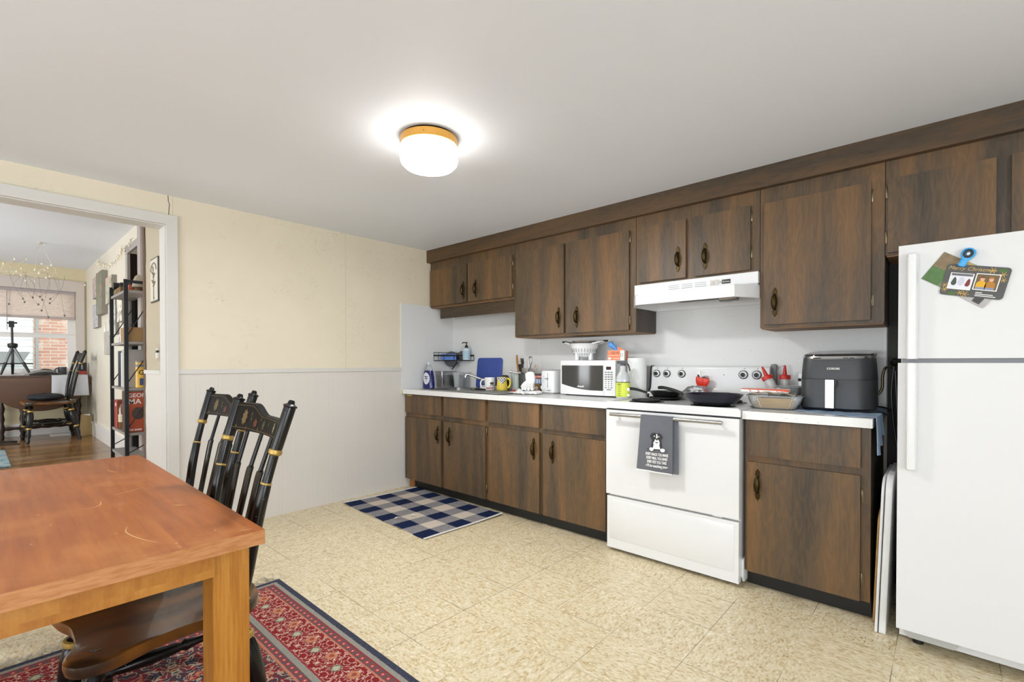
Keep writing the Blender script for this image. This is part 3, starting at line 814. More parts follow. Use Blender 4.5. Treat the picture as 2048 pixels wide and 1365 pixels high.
# ---------------------------------------------------------------- rugs
def mk_check():
    g = G('navy_buffalo_check_cotton'); p = g.objc(); x, y, z = g.xyz(p)
    sx = (((x + .56) / .1245).mod(2.0) < 1.0); sy = (((y + .3575) / .143).mod(2.0) < 1.0)
    s = sx + sy
    weave = g.noise(p, 420, 2)
    gr = g.mix(g.step(weave, .44, .56), '#3d4560', '#b9b2aa')
    col = g.mix(s > .5, '#cfc2b3', gr); col = g.mix(s > 1.5, col, g.mix(g.noise(p, 9, 2) * .6, '#16213f', '#223054'))
    g.bump(weave, .3, .002)
    return g.done(col, .9, spec=.1)
def wave(x, y): return .004 + .003 * math.sin(x * 17 + y * 5) * math.sin(y * 9 + 1) 
rc = (.68, -.945, 0)
mt = thing('check_rug', 'navy and cream buffalo check rug on the floor before the sink cabinet', 'rug', rc, math.radians(-2.5))
def rugf(u, v):
    x, y = -.56 + 1.12 * u, -.3575 + .715 * v
    z = .004 + .0025 * (1 + math.sin(x * 15 + y * 6)) * (.4 + .6 * abs(y) / .36)
    return (x, y, z + (.012 * max(0, (u - .93) / .07) * v ** 3))
obj('woven_field', B().grid(lambda u, v: (rugf(u, v)[0] + .56 - .56, rugf(u, v)[1], rugf(u, v)[2]), 60, 36, thick=-.004), mk_check(), mt)
M_bind = plain('#d8d4cf', .9, noise=.08)
for s in (0, 1):
    obj('binding', B().tube([Vector(rugf(s, v / 20)) + Vector((.012 * (1 if s else -1), 0, 0)) for v in range(21)], .012, 6, flat=.32), M_bind, mt)
mt.children[0].location.x = 0
for (x, y, r, l) in ((.13, -.16, .5, 'curled white paper scrap on the check rug'), (.09, -.27, 1.4, 'small cream crumb on the check rug'), ):
    o = obj('paper_scrap', B().grid(lambda u, v: (-.02 + .04 * u, -.006 + .012 * v, .003 + .006 * math.sin(u * PI)), 8, 3, thick=-.0012), plain('#e9e4d8', .8), loc=(rc[0] + x, rc[1] + y, .0125), rot=(0, 0, r))
    tag(o, l, 'scrap')

PX0, PY1 = 1.127, -2.205
def mk_persian():
    g = G('red_oriental_rug'); p = g.objc(); x, y, z = g.xyz(p)     # object origin at the fringed corner; y <= 0, x >= 0
    dy = 0 - y; dx = x
    d = dy.min(dx); s = g.m('MULTIPLY', (dy < dx), x) + g.m('MULTIPLY', 1 - (dy < dx), y)
    nz = g.noise(p, 130, 2)
    dd = d + (nz - .5) * .004
    # main border: mirrored repeats make the vine-and-rosette pattern
    def curls(u, v, sc, w, seed):
        a = g.noise(g.vec(u, v, seed), sc, 2, .5, .5)
        return 1 - g.step((a - .5).abs(), w * .45, w)
    u = s.pp(.085); v = (d - .158).abs()
    q = g.vec(u, v, 0.)
    cur = curls(u, v, 46, .040, 1.3)
    ros = g.voro(g.vec(s.pp(.085), d, .0), 12.5, rnd=.35)
    bord = g.mix(cur * .9, '#82121f', '#caa995')
    ph = (s / .17).mod(1.0) - .5
    ros1 = g.m('SQRT', (ph * .17) * (ph * .17) + (d - .165) * (d - .165))
    bord = g.mix(g.step(ros1 + (nz - .5) * .016 + cur * .006, .024, .019), bord, '#45504e'); bord = g.mix(g.step(ros1 + (nz - .5) * .014, .018, .011), bord, '#b2ac90')
    ph2 = ((s / .17) + .5).mod(1.0) - .5
    ros2 = g.m('SQRT', (ph2 * .17) * (ph2 * .17) + (d - .14) * (d - .14))
    bord = g.mix(g.step(ros2 + (nz - .5) * .016, .026, .020), bord, '#b7734f'); bord = g.mix(g.step(ros2, .011, .008), bord, '#8a2a2a'); bord = g.mix(cur * .45, bord, '#c9a997')
    # guard stripes
    bead = ((s / .036).mod(1.0) - .5).abs()
    def guard(c):
        rr = g.m('SQRT', (bead * .036) * (bead * .036) + (d - c) * (d - c))
        k = g.mix(g.step(rr, .013, .010), '#5e4b4d', '#9c2f38')
        return g.mix(g.step(rr, .006, .004), k, '#c98d80')
    # field
    fu = (x - .9).pp(.21); fv = (y + .75).pp(.17)
    fa = curls(fu, fv, 30, .034, 4.1); fb = g.noise(g.vec(fu, fv, 2.), 22, 2)
    field = g.ramp(fb, [(.36, '#2a3048'), (.45, '#37303c'), (.52, '#7b1a24'), (.60, '#8a2029'), (.66, '#b0765a')])
    field = g.mix(fa * .8, field, '#b7a58d')
    fl = g.voro(g.vec(fu, fv, 0.), 13, rnd=.6)
    field = g.mix(g.step(fl, .20, .15), field, '#b0a88c'); field = g.mix(g.step(fl, .11, .08), field, '#a3463e')
    col = field
    def band(a, b_, c):
        nonlocal col
        k = g.m('MULTIPLY', dd > a, dd < b_)
        col = g.mix(k, col, c)
    band(-.1, .026, g.mix(nz, '#262a3a', '#3c4358'))
    band(.026, .046, '#8d8a80'); band(.046, .052, '#8e2530'); band(.052, .082, guard(.067)); band(.082, .09, '#b8745e')
    band(.09, .232, bord)
    band(.232, .238, '#8e2530'); band(.238, .262, '#8d8a80'); band(.262, .292, guard(.277)); band(.292, .302, '#b8745e')
    col = g.mul(g.mix(.04, col, '#c4b3a4'), nz * .5 + .78)
    g.bump(nz, .5, .003)
    return g.done(col, .95, spec=.05)
pr_ = thing('oriental_rug', 'red and navy patterned oriental rug under the dining table', 'rug', (PX0, PY1, 0))
obj('woven_pile', B().box(0, 2.9, -2.0, 0, .0, .005, .002), mk_persian(), pr_)
b = B(); rr = random.Random(3)
for i in range(300):
    y = -2.0 * rr.random(); 
    x = .0; pts = [(x, y, .004)]
    a = rr.uniform(-.9, .9); L = rr.uniform(.045, .10)
    for k in range(1, 4): a += rr.uniform(-.5, .5); pts.append((pts[-1][0] - L / 3 * math.cos(a), pts[-1][1] + L / 3 * math.sin(a), .004 + .003 * rr.random()))
    b.tube(pts, .0019, 3)
o = obj('fringe', b, plain('#c6bfac', .95, noise=.2), pr_); o['kind'] = 'stuff'

# ---------------------------------------------------------------- ceiling lamp
LO = (1.905, -1.80, H)
lamp = thing('ceiling_light', 'round flush ceiling light with brass band and glowing white glass', 'lamp', LO)
obj('canopy', B(LO).lathe([(.128, H), (.13, H - .012), (.12, H - .016)], (LO[0], LO[1], 0), 40), M_brass, lamp)
bd = obj('brass_band', B(LO).lathe([(.128, H - .01), (.1385, H - .012), (.1385, H - .048), (.134, H - .05), (.128, H - .046)], (LO[0], LO[1], 0), 48), plain('#c9974a', .3, .85, noise=.05), lamp)
obj('screw', B(LO).lathe([(.004, 0), (.003, .008)], (LO[0] + .09, LO[1] - .104, H - .03), 8, 'y'), M_brass, bd)
g = G('lit_opal_glass'); g.done('#ffffff', .4, emit='#fffaf2', estr=12.0)
obj('glass_shade', B(LO).lathe([(.134, H - .046), (.1385, H - .055), (.1395, H - .10), (.135, H - .125), (.118, H - .143), (.08, H - .153), (.002, H - .156)], (LO[0], LO[1], 0), 48), g.mat, lamp)

ll = bpy.data.lights.new('ceiling_light_bulb', 'AREA'); ll.shape = 'DISK'; ll.size = .24; ll.energy = 25; ll.color = (.96, .98, 1)
lb_ = bpy.data.objects.new('ceiling_light_bulb', ll); COL.objects.link(lb_); lb_.location = (LO[0], LO[1], H - .158)
# ================================================================ things on the worktops
CLEAR = glassy('clear_plastic', '#f4f6f6', .06, .10)
GLASS = glassy('clear_glass', '#f2f6f4', .02, .12)
M_navy = plain('#1b1c5c', .3, noise=.1); M_blue = plain('#3b52a0', .45, noise=.05); M_dgrey = plain('#4a4b4e', .45, noise=.06)
M_red = plain('#c02a22', .4, noise=.1); M_yel = plain('#e8cf4a', .4, noise=.08); M_lime = plain('#d6e24a', .45, noise=.04)
M_paperw = plain('#efeeea', .8, noise=.03); M_orange = plain('#e2875f', .6, noise=.08); M_ink = plain('#2a2a2e', .6, noise=.1)
M_woodsp = plain('#b07a43', .6, noise=.15); M_gry = plain('#77787a', .5, noise=.1)
def slab(pts, a, bb, mat, name, parent, off, bev=0.): return obj(name, B(off).prism(pts, a, bb, 'xz', bev), mat, parent)
def se(w, d, k, n=40, rib=0, ra=0):
    """rounded rectangle (superellipse) outline"""
    out = []
    for i in range(n):
        a = 2 * PI * i / n; c, s_ = math.cos(a), math.sin(a)
        r = 1 + (ra * math.cos(rib * a) if rib else 0)
        out.append((w * r * math.copysign(abs(c) ** (2 / k), c), d * r * math.copysign(abs(s_) ** (2 / k), s_)))
    return out
def loft(b, rings, cap0=True, cap1=True):
    """rings: list of point lists (world)"""
    R = [[b.bm.verts.new(Vector(p) - b.o) for p in r] for r in rings]; n = len(R[0]); fs = []
    for p, q in zip(R, R[1:]):
        for i in range(n): fs.append(b.bm.faces.new((p[i], p[(i + 1) % n], q[(i + 1) % n], q[i])))
    if cap0: fs.append(b.bm.faces.new(R[0]))
    if cap1: fs.append(b.bm.faces.new(R[-1]))
    bmesh.ops.recalc_face_normals(b.bm, faces=fs)
    return b
def ring(c, o, z): return [(c[0] + x, c[1] + y, z) for x, y in o]

# ---- sink, faucet
so = (.6, -.33, ZC)
sink = thing('kitchen_sink', 'stainless steel drop-in sink set in the long worktop', 'sink', so)
b = B(so)
for (x0, x1) in ((SX0 + .02, .59), (.61, SX1 - .02)):
    o_ = [((x0 + x1) / 2 + x, -.33 + y) for x, y in se((x1 - x0) / 2, .20, 7, 36)]
    loft(b, [[(x, y, ZC + .003) for x, y in o_], [(x, y, ZC - .03) for x, y in o_], [((x - (x0 + x1) / 2) * .94 + (x0 + x1) / 2, (y + .33) * .94 - .33, .79) for x, y in o_]], False, True)
obj('basin', b, M_steel, sink)
b = B(so)
for q in ((SX0 - .015, SX1 + .015, -.57, -.528), (SX0 - .015, SX1 + .015, -.134, -.085), (SX0 - .015, SX0 + .022, -.53, -.13), (SX1 - .022, SX1 + .015, -.53, -.13), (.588, .612, -.53, -.13)): b.box(q[0], q[1], q[2], q[3], ZC, ZC + .004, .0015, 1)
obj('rim', b, M_steel, sink)
fo = (.63, -.075, ZC)
fau = thing('faucet', 'chrome swivel faucet with clear knobs behind the sink', 'faucet', fo)
obj('deck', B(fo).box(.50, .78, -.105, -.055, ZC + .004, ZC + .032, .006), M_white, fau)
obj('deck_mark', B(fo).box(.515, .545, -.1062, -.104, ZC + .012, ZC + .022), M_ink, fau)
obj('post', B(fo).lathe([(.020, ZC + .03), (.02, ZC + .05), (.016, ZC + .06), (.016, ZC + .075), (.006, ZC + .085)], (.66, -.08, 0), 18), M_chrome, fau)
sp_ = obj('spout', B(fo).tube(smooth_pts([(.66, -.085, ZC + .055), (.60, -.15, ZC + .085), (.53, -.23, ZC + .125), (.505, -.265, ZC + .138), (.495, -.28, ZC + .13), (.493, -.283, ZC + .112)], 4), .0105, 12), M_chrome, fau)
for x in (.555, .755):
    k = obj('knob', B(fo).lathe([(.010, ZC + .032), (.012, ZC + .04), (.026, ZC + .046), (.030, ZC + .062), (.026, ZC + .08), (.012, ZC + .086)], (x, -.08, 0), 10), CLEAR, fau)
    obj('stem', B(fo).lathe([(.008, ZC + .03), (.008, ZC + .075)], (x, -.08, 0), 10), M_chrome, k)
o = obj('drying_mat', B((.98, -.5, ZC)).prism([(.70, -.60), (1.25, -.635), (1.27, -.36), (.74, -.36)], ZC + .005, ZC + .013, 'xy', .002), plain('#8c8c8a', .5, .3, noise=.06), loc=(.98, -.5, ZC))
tag(o, 'flat grey draining tray along the front of the sink', 'tray')
po = (.86, -.47, ZC + .0135)
pe = thing('brush', 'black dish brush handle lying on the grey draining tray', 'brush', po)
obj('handle', B(po).tube([(.77, -.47, ZC + .024), (.80, -.47, ZC + .026), (.86, -.47, ZC + .024), (.93, -.46, ZC + .022)], [.008, .012, .011, .008], 10, flat=.8), M_black, pe)
obj('collar', B(po).tube([(.795, -.483, ZC + .026), (.835, -.483, ZC + .026)], .006, 8), M_steel, pe)

# ---- dish soap, steel bin, clear bin with scourer
c = (.126, -.42)
s_ = thing('dish_soap', 'blue bottle of dish soap at the corner end of the worktop', 'bottle', (c[0], c[1], ZC))
def dprof(b, R): return loft(b, [ring(c, se(w, d, 2.4, 28), z) for w, d, z in R])
soapd = plain('#1c1d62', .12, noise=.05)
obj('body', dprof(B((*c, ZC)), [(.060, .032, ZC), (.072, .038, ZC + .008), (.070, .038, ZC + .06), (.064, .036, ZC + .11), (.056, .033, ZC + .15), (.050, .030, ZC + .172)]), soapd, s_)
obj('shoulder', dprof(B((*c, ZC)), [(.0495, .0295, ZC + .172), (.036, .026, ZC + .20), (.022, .02, ZC + .222), (.016, .016, ZC + .23)]), CLEAR, s_)
cp = obj('cap', B((*c, ZC)).lathe([(.016, ZC + .228), (.016, ZC + .238), (.008, ZC + .242), (.007, ZC + .252)], (*c, 0), 16), plain('#cfd3d6', .3), s_)
lab = [(.06 * .7 * math.cos(a) + .012, .098 + .056 * math.sin(a)) for a in [2 * PI * i / 28 for i in range(28)]]
RS = math.radians(48)     # labels face the room
b = B()
def wraplabel(pts, rx, ry, z0):
    b = B(); vs = []
    cx_ = sum(p[0] for p in pts) / len(pts); cz_ = sum(p[1] for p in pts) / len(pts)
    N = 6
    def P(x, z):
        k = max(-1, min(1, x / rx)); return (x, -ry * math.sqrt(max(0, 1 - abs(k) ** 2.4)) ** (1 / 1.2) - .0012, z0 + z)
    rows = [[b.bm.verts.new(P(cx_ + (p[0] - cx_) * k, cz_ + (p[1] - cz_) * k)) for p in pts] for k in (.3, .6, .85, 1)]
    m = len(pts)
    b.bm.faces.new(rows[0])
    for p, q in zip(rows, rows[1:]):
        for i in range(m): b.bm.faces.new((p[i], p[(i + 1) % m], q[(i + 1) % m], q[i]))
    return b
lb = obj('label', wraplabel(lab, .074, .0395, 0), plain('#d8d9e0', .4), s_)
for k, z in enumerate((.115, .098, .081)): text('lettering', ('Dawn', 'ultra', '----')[k], .019, M_navy, lb, (.014, -.0425, z), bold=.0004)
c = (.075, -.165)
sb = thing('steel_bin', 'deep stainless steel container in the worktop corner behind the dish soap', 'container', (c[0], c[1], ZC), 0)
b = B((*c, ZC)); loft(b, [ring(c, se(w, d, 6, 32), z) for w, d, z in [(.046, .085, ZC), (.049, .09, ZC + .006), (.052, .094, ZC + .12), (.056, .10, ZC + .123), (.056, .10, ZC + .137), (.054, .097, ZC + .14), (.054, .097, ZC + .155), (.060, .106, ZC + .158), (.060, .106, ZC + .162), (.051, .094, ZC + .162), (.046, .085, ZC + .02)]]); obj('wall', b, M_steel, sb)
c = (.215, -.085)
cb = thing('clear_bin', 'clear plastic bin holding a grey scourer beside the steel container', 'container', (c[0], c[1], ZC))
b = B((*c, ZC)); loft(b, [ring(c, se(w, d, 6, 32), z) for w, d, z in [(.062, .050, ZC + .001), (.070, .060, ZC + .128), (.078, .066, ZC + .13), (.078, .066, ZC + .15), (.075, .064, ZC + .15), (.068, .058, ZC + .128), (.060, .048, ZC + .004)]]); obj('wall', b, CLEAR, cb)
def scour(h):
    g = G('steel_wool'); n = g.noise(g.objc(), 90, 4, .7); g.bump(n, .9, .006); return g.done(g.ramp(n, [(.35, h[0]), (.65, h[1])]), .5, .5)
M_wool = scour(('#2c2a26', '#8f8a80'))
o = obj('scourer', B().ball((0, 0, 0), (.046, .02, .060), 18, 12).rot((0, .25, 0)), M_wool, loc=(c[0] - .008, c[1] - .01, ZC + .068)); tag(o, 'grey scourer standing inside the clear plastic bin', 'scourer')

# ---- corner wire caddy and what it holds
co = (.12, -.13, 1.18)
cad = thing('wire_caddy', 'black wire corner caddy mounted on the backsplash above the steel container', 'caddy', co)
A_, Bq = Vector((.013, -.268, 0)), Vector((.322, -.016, 0)); Cn = Vector((.02, -.02, 0))
b = B(co)
for z in (1.185, 1.235):
    b.tube([A_ + Vector((-.0, .0, z)), Bq + Vector((0, 0, z))], .006, 6, flat=1.4 if z > 1.2 else .7)
b.tube([A_ + Vector((0, 0, 1.185)), Cn + Vector((0, 0, 1.185)), Bq + Vector((0, 0, 1.185))], .003, 6)
b.tube([A_ + Vector((0, 0, 1.265)), Cn + Vector((0, 0, 1.265)), Bq + Vector((0, 0, 1.235))], .003, 6)
for k in (0, .12, .25, .5, .75, .88, 1):
    p = A_.lerp(Bq, k); b.tube([p + Vector((0, 0, 1.185)), p + Vector((0, 0, 1.265 if k in (0, .12) else 1.24))], .0025, 6)
for k in (.1, .3, .5, .7, .9):
    p = A_.lerp(Bq, k); b.tube([p + Vector((0, 0, 1.186)), Cn.lerp(Bq if k > .5 else A_, abs(k - .5) * 1.6) + Vector((0, 0, 1.186))], .002, 5)
obj('frame', b, M_black, cad)
RZ = math.radians(39)
o = obj('sponge_pack', B().box(-.075, .075, -.022, .022, 0, .06, .006), plain('#2f62b0', .4, noise=.15), loc=(.105, -.150, 1.19), rot=(0, 0, RZ)); tag(o, 'blue pack of sponges in the wire caddy', 'sponge')
g_ = thing('round_brush', 'round black dish brush with a steel handle hanging behind the sponge pack', 'brush', (.07, -.09, 1.2), RZ)
obj('head', B().lathe([(.075, .0), (.078, .012), (.07, .024), (.02, .03)], (0, .0, 0), 28, 'y'), M_black, g_)
obj('handle', B().tube([(.01, -.012, -.055), (.06, -.05, .0), (.085, -.06, .04)], .008, 8), M_chrome, g_).location = (0, 0, -.045)
o = obj('steel_scrubber', B().ball((0, 0, 0), (.062, .04, .045), 18, 10), M_wool, loc=(.19, -.05, 1.236)); tag(o, 'dark steel wool scrubber between brush and pump bottle in the caddy', 'scourer')
c = (.262, -.06)
pb = thing('pump_bottle', 'clear soap bottle with black pump at the end of the wire caddy', 'bottle', (*c, 1.19))
obj('body', B((*c, 1.19)).lathe([(.034, 1.19), (.038, 1.195), (.038, 1.285), (.033, 1.302), (.016, 1.31), (.014, 1.318)], (*c, 0), 24), plain('#c9d9e2', .15), pb)
obj('label', B((*c, 1.19)).lathe([(.0388, 1.205), (.0388, 1.28)], (*c, 0), 24, cap=False), plain('#a8c3d3', .5, noise=.2), pb)
b = B((*c, 1.19)).lathe([(.017, 1.308), (.017, 1.325), (.01, 1.334), (.006, 1.336), (.006, 1.355), (.012, 1.357), (.012, 1.366)], (*c, 0), 16).tube([(c[0], c[1], 1.362), (c[0] - .03, c[1] - .02, 1.362), (c[0] - .036, c[1] - .024, 1.352)], .005, 8)
obj('pump', b, M_black, pb)

# ---- cutting board, mug, black flask, yellow pitcher
o = obj('cutting_board', B().prism([(x, z) for x, z in smooth_pts([(-.165, -.13, 0), (-.165, .12, 0), (-.145, .145, 0), (.145, .145, 0), (.165, .12, 0), (.165, -.13, 0), (.145, -.145, 0), (-.145, -.145, 0)], 4, True) for x, z in [(x, z)]] if False else [(-.165, -.125), (-.165, .12), (-.158, .137), (-.142, .145), (.142, .145), (.158, .137), (.165, .12), (.165, -.125), (.158, -.137), (.142, -.145), (-.142, -.145), (-.158, -.137)], -.004, .004, 'xz', .0015), M_blue, loc=(.545, -.030, ZC + .148), rot=(-.11, 0, 0))
tag(o, 'blue plastic cutting board leaning on the backsplash behind the faucet', 'cutting board')
def mug(name, label, c, r, h, mat, ang, z0=ZC):
    t = thing(name, label, 'mug', (*c, z0), ang)
    obj('body', B().lathe([(r * .9, 0), (r, .005), (r, h), (r - .004, h), (r - .005, .008), (.001, .006)], n=32), mat, t)
    obj('handle', B().tube(smooth_pts([(-r + .003, 0, h * .82), (-r - .022, 0, h * .80), (-r - .036, 0, h * .5), (-r - .022, 0, h * .2), (-r + .003, 0, h * .16)], 5), .007, 10), mat, t)
    return t
m_ = mug('mug', 'white mug with a bear and a red stripe at the sink', (.78, -.255), .046, .112, plain('#ecebe9', .2), math.radians(40), ZC + .004)
def curved(pts, r, mat, name, parent, e=.0008):
    b = B(); vs = []
    for x, z in pts:
        a = x / r - PI / 2; vs.append(b.bm.verts.new(((r + e) * math.cos(a), (r + e) * math.sin(a), z)))
    b.bm.faces.new(vs); return obj(name, b, mat, parent)
def strip(x0, x1, z0, z1, n=8): return [(x0 + (x1 - x0) * i / n, z0) for i in range(n + 1)] + [(x1 - (x1 - x0) * i / n, z1) for i in range(n + 1)]
curved(strip(-.03, .05, .014, .026), .046, plain('#a3202a', .4), 'red_stripe', m_)
bear = [(.008, .042), (.012, .042), (.014, .05), (.024, .05), (.026, .042), (.030, .042), (.032, .052), (.035, .052), (.037, .043), (.041, .043), (.042, .056), (.044, .066), (.036, .073), (.026, .071), (.018, .073), (.012, .068), (.004, .066), (.002, .060), (.010, .058), (.010, .05)]
curved(bear, .046, plain('#55483c', .5, noise=.2), 'bear_print', m_)
curved(strip(.0, .046, .037, .041), .046, plain('#5e6a3c', .5), 'grass_print', m_)
curved([(-.006 + .004 * math.cos(i * PI / 5 + PI / 2) * (1 if i % 2 == 0 else .4), .086 + .004 * math.sin(i * PI / 5 + PI / 2) * (1 if i % 2 == 0 else .4)) for i in range(10)], .046, plain('#8a3038', .5), 'star_print', m_)
o = obj('dark_flask', B().lathe([(.034, 0), (.037, .01), (.037, .10), (.03, .122), (.022, .128), (.002, .13)], n=24), M_black, loc=(.835, -.115, ZC + .005)); tag(o, 'black flask standing behind the white mug', 'flask')
yp = thing('pitcher', 'yellow ceramic pitcher with a black checkered scarf', 'pitcher', (.925, -.25, ZC + .004), math.radians(45))
obj('body', B().lathe([(.038, 0), (.047, .004), (.050, .03), (.044, .06), (.041, .09), (.045, .118), (.041, .118), (.038, .09), (.01, .01)], n=28, sx=1, sy=.9), M_yel, yp)
obj('handle', B().tube(smooth_pts([(.040, 0, .105), (.066, 0, .095), (.070, 0, .06), (.060, 0, .03), (.045, 0, .026)], 5), .0095, 10), M_yel, yp)
g = G('black_white_check'); x, y, z = g.xyz(g.objc()); ck = (((x / .011).floor() + (z / .011).floor()).mod(2.0)) > .5
M_check = g.done(g.mix(ck, '#151515', '#eeeeee'), .4)
b = B(); N = 10
def sc(i, j):
    x = -.036 + .072 * i; lo = .055 + .05 * abs(2 * i - 1); z = .116 - (.116 - lo) * j
    return (x, -.0465 * math.sqrt(max(0, 1 - (x / .052) ** 2)) - .0005, z)
obj('scarf_print', B().grid(sc, 13, 6), M_check, yp)
b = B()
for k in range(16): b.lathe([(.0028, 0), (.002, -.001)], (-.034 + .0046 * k, -.0465 * math.sqrt(1 - ((-.034 + .0046 * k) / .052) ** 2) - .001, .012 + .011 * (k * 7 % 4)), 6, 'y')
obj('brown_dots', b, plain('#7a5a2a', .5), yp)

# ---- utensil jar and crock
c = (.985, -.12)
gj = thing('glass_jar', 'clear glass jar holding wooden spoon beside the yellow pitcher', 'jar', (*c, ZC))
obj('wall', B((*c, ZC)).lathe([(.045, ZC), (.05, ZC + .004), (.05, ZC + .15), (.047, ZC + .15), (.046, ZC + .008), (.001, ZC + .007)], (*c, 0), 28), GLASS, gj)
obj('milky_insert', B((*c, ZC)).lathe([(.03, ZC + .008), (.034, ZC + .02), (.034, ZC + .135), (.02, ZC + .138)], (c[0] + .006, c[1] - .004, 0), 20), plain('#dedddb', .3), gj)
o = thing('wooden_spoon', 'wooden spoon handle sticking up out of the glass jar', 'spoon', (c[0], c[1], ZC + .14))
obj('handle', B((c[0], c[1], ZC + .14)).tube([(c[0], c[1] + .015, ZC + .139), (c[0] - .012, c[1] + .02, ZC + .20), (c[0] - .02, c[1] + .02, ZC + .27), (c[0] - .022, c[1] + .02, ZC + .315)], [.007, .008, .0105, .008], 10), M_woodsp, o)
o = thing('metal_spoon', 'steel jigger lying across the rim of the glass jar', 'spoon', (c[0] - .02, c[1], ZC + .15))
b = B((c[0] - .02, c[1], ZC + .15)).tube([(c[0] - .055, c[1] - .03, ZC + .168), (c[0] - .03, c[1] - .02, ZC + .162), (c[0] + .02, c[1], ZC + .158), (c[0] + .055, c[1] + .01, ZC + .153)], [.014, .007, .009, .005], 10)
obj('bowl', b, M_chrome, o)
c = (1.118, -.16)
cr_ = thing('utensil_crock', 'dark clear-walled crock packed with kitchen utensils', 'crock', (*c, ZC))
obj('wall', B((*c, ZC)).lathe([(.052, ZC), (.06, ZC + .005), (.064, ZC + .152), (.060, ZC + .152), (.055, ZC + .01), (.001, ZC + .008)], (*c, 0), 28), plain('#3a3a3c', .2, noise=.2), cr_)
def utensil(name, label, base, tip, mat, head):
    off = Vector((*c, ZC + .14)); t = thing(name, label, 'utensil', off, 0, 'utensils in the crock')
    p0 = Vector((c[0] + base[0], c[1] + base[1], ZC + .06)); p1 = Vector((c[0] + tip[0], c[1] + tip[1], ZC + tip[2]))
    obj('handle', B(off).tube([p0, p0.lerp(p1, .5), p0.lerp(p1, .75)], [.006, .006, .006], 8), mat, t)
    h = B(off)
    d = (p1 - p0).normalized()
    if head == 'fork':
        for s in (-1, 0, 1): h.tube([p0.lerp(p1, .72), p0.lerp(p1, .82) + Vector((s * .012, 0, 0)), p1 + Vector((s * .013, .0, 0))], [.007, .006, .004], 6)
    elif head == 'spoon': h.tube([p0.lerp(p1, .7), p0.lerp(p1, .8), p0.lerp(p1, .9), p1], [.006, .021, .026, .012], 12, flat=.35)
    elif head == 'spat': h.tube([p0.lerp(p1, .6), p0.lerp(p1, .68), p1], [.006, .026, .030], 4, flat=.2)
    elif head == 'loop': h.tube(smooth_pts([p0.lerp(p1, .5), p0.lerp(p1, .8) + Vector((-.012, 0, 0)), p1 + Vector((-.013, 0, 0)), p1 + Vector((.013, 0, 0)), p0.lerp(p1, .8) + Vector((.016, 0, 0)), p0.lerp(p1, .55)], 4), .0055, 8)
    obj('head', h, mat, t)
utensil('serving_fork', 'black three-pronged serving fork standing highest in the crock', (-.01, 0), (-.035, -.01, .285), M_black, 'fork')
utensil('spatula', 'wide black spatula leaning outward from the crock', (-.02, -.02), (-.03, -.03, .235), M_black, 'spat')
utensil('tongs', 'folded steel tongs with rounded top in the crock', (.02, .0), (.05, .0, .29), M_steel, 'loop')
utensil('ladle_spoon', 'dark steel spoon with upright bowl in the crock', (.03, -.01), (.078, -.02, .20), M_gry, 'spoon')
utensil('slotted_turner', 'shiny steel turner low among the crock utensils', (.0, -.03), (.02, -.04, .20), M_steel, 'spat')
utensil('peeler', 'small pale-handled tool at the edge of the crock', (.03, .02), (.095, .02, .225), plain('#c9bda8', .5), 'loop')

# ---- printed can, gloves, red lid
c = (1.235, -.165)
cn = thing('snack_can', 'dark printed food pouch with big white lettering behind the gloves', 'pouch', (*c, ZC), math.radians(30))
obj('body', loft(B(), [[(x, y, z) for x, y in se(w, d, 3, 24)] for w, d, z in ((.060, .030, 0), (.066, .034, .02), (.066, .03, .10), (.064, .012, .14), (.064, .004, .155))]), plain('#33343a', .35, noise=.3), cn)
obj('orange_band', B().box(-.022, .063, -.0315, -.028, .118, .140), plain('#d8512e', .5), cn).rotation_euler = (0, 0, 0)
obj('brown_patch', B().box(-.045, .040, -.0365, -.034, .012, .070, .001), plain('#8f6a36', .5), cn)
obj('blue_patch', B().box(-.012, .060, -.0345, -.03, .072, .115, .001), plain('#7f93b5', .5), cn)
text('lettering', 'de', .055, M_paperw, cn, (-.004, -.0372, .040), bold=.001); text('lettering', '21', .04, M_paperw, cn, (.024, -.0352, .093), bold=.001); text('lettering', 'A!', .036, M_paperw, cn, (-.040, -.0345, .10), bold=.001); text('lettering', 'AT HOME', .015, M_paperw, cn, (.022, -.0322, .129), bold=.0005)
o = obj('red_plastic_scrap', B().lathe([(.040, 0), (.043, .006), (.038, .012), (.012, .016), (.010, .024), (.002, .026)], n=24), M_red, loc=(1.135, -.33, ZC + .001)); tag(o, 'small red plastic piece lying on the worktop beside the gloves', 'plastic piece')
M_glove = (lambda g: (g.bump(g.noise(g.objc(), 40, 3), .3, .003), g.done('#e9e9e7', .5))[1])(G('white_rubber'))
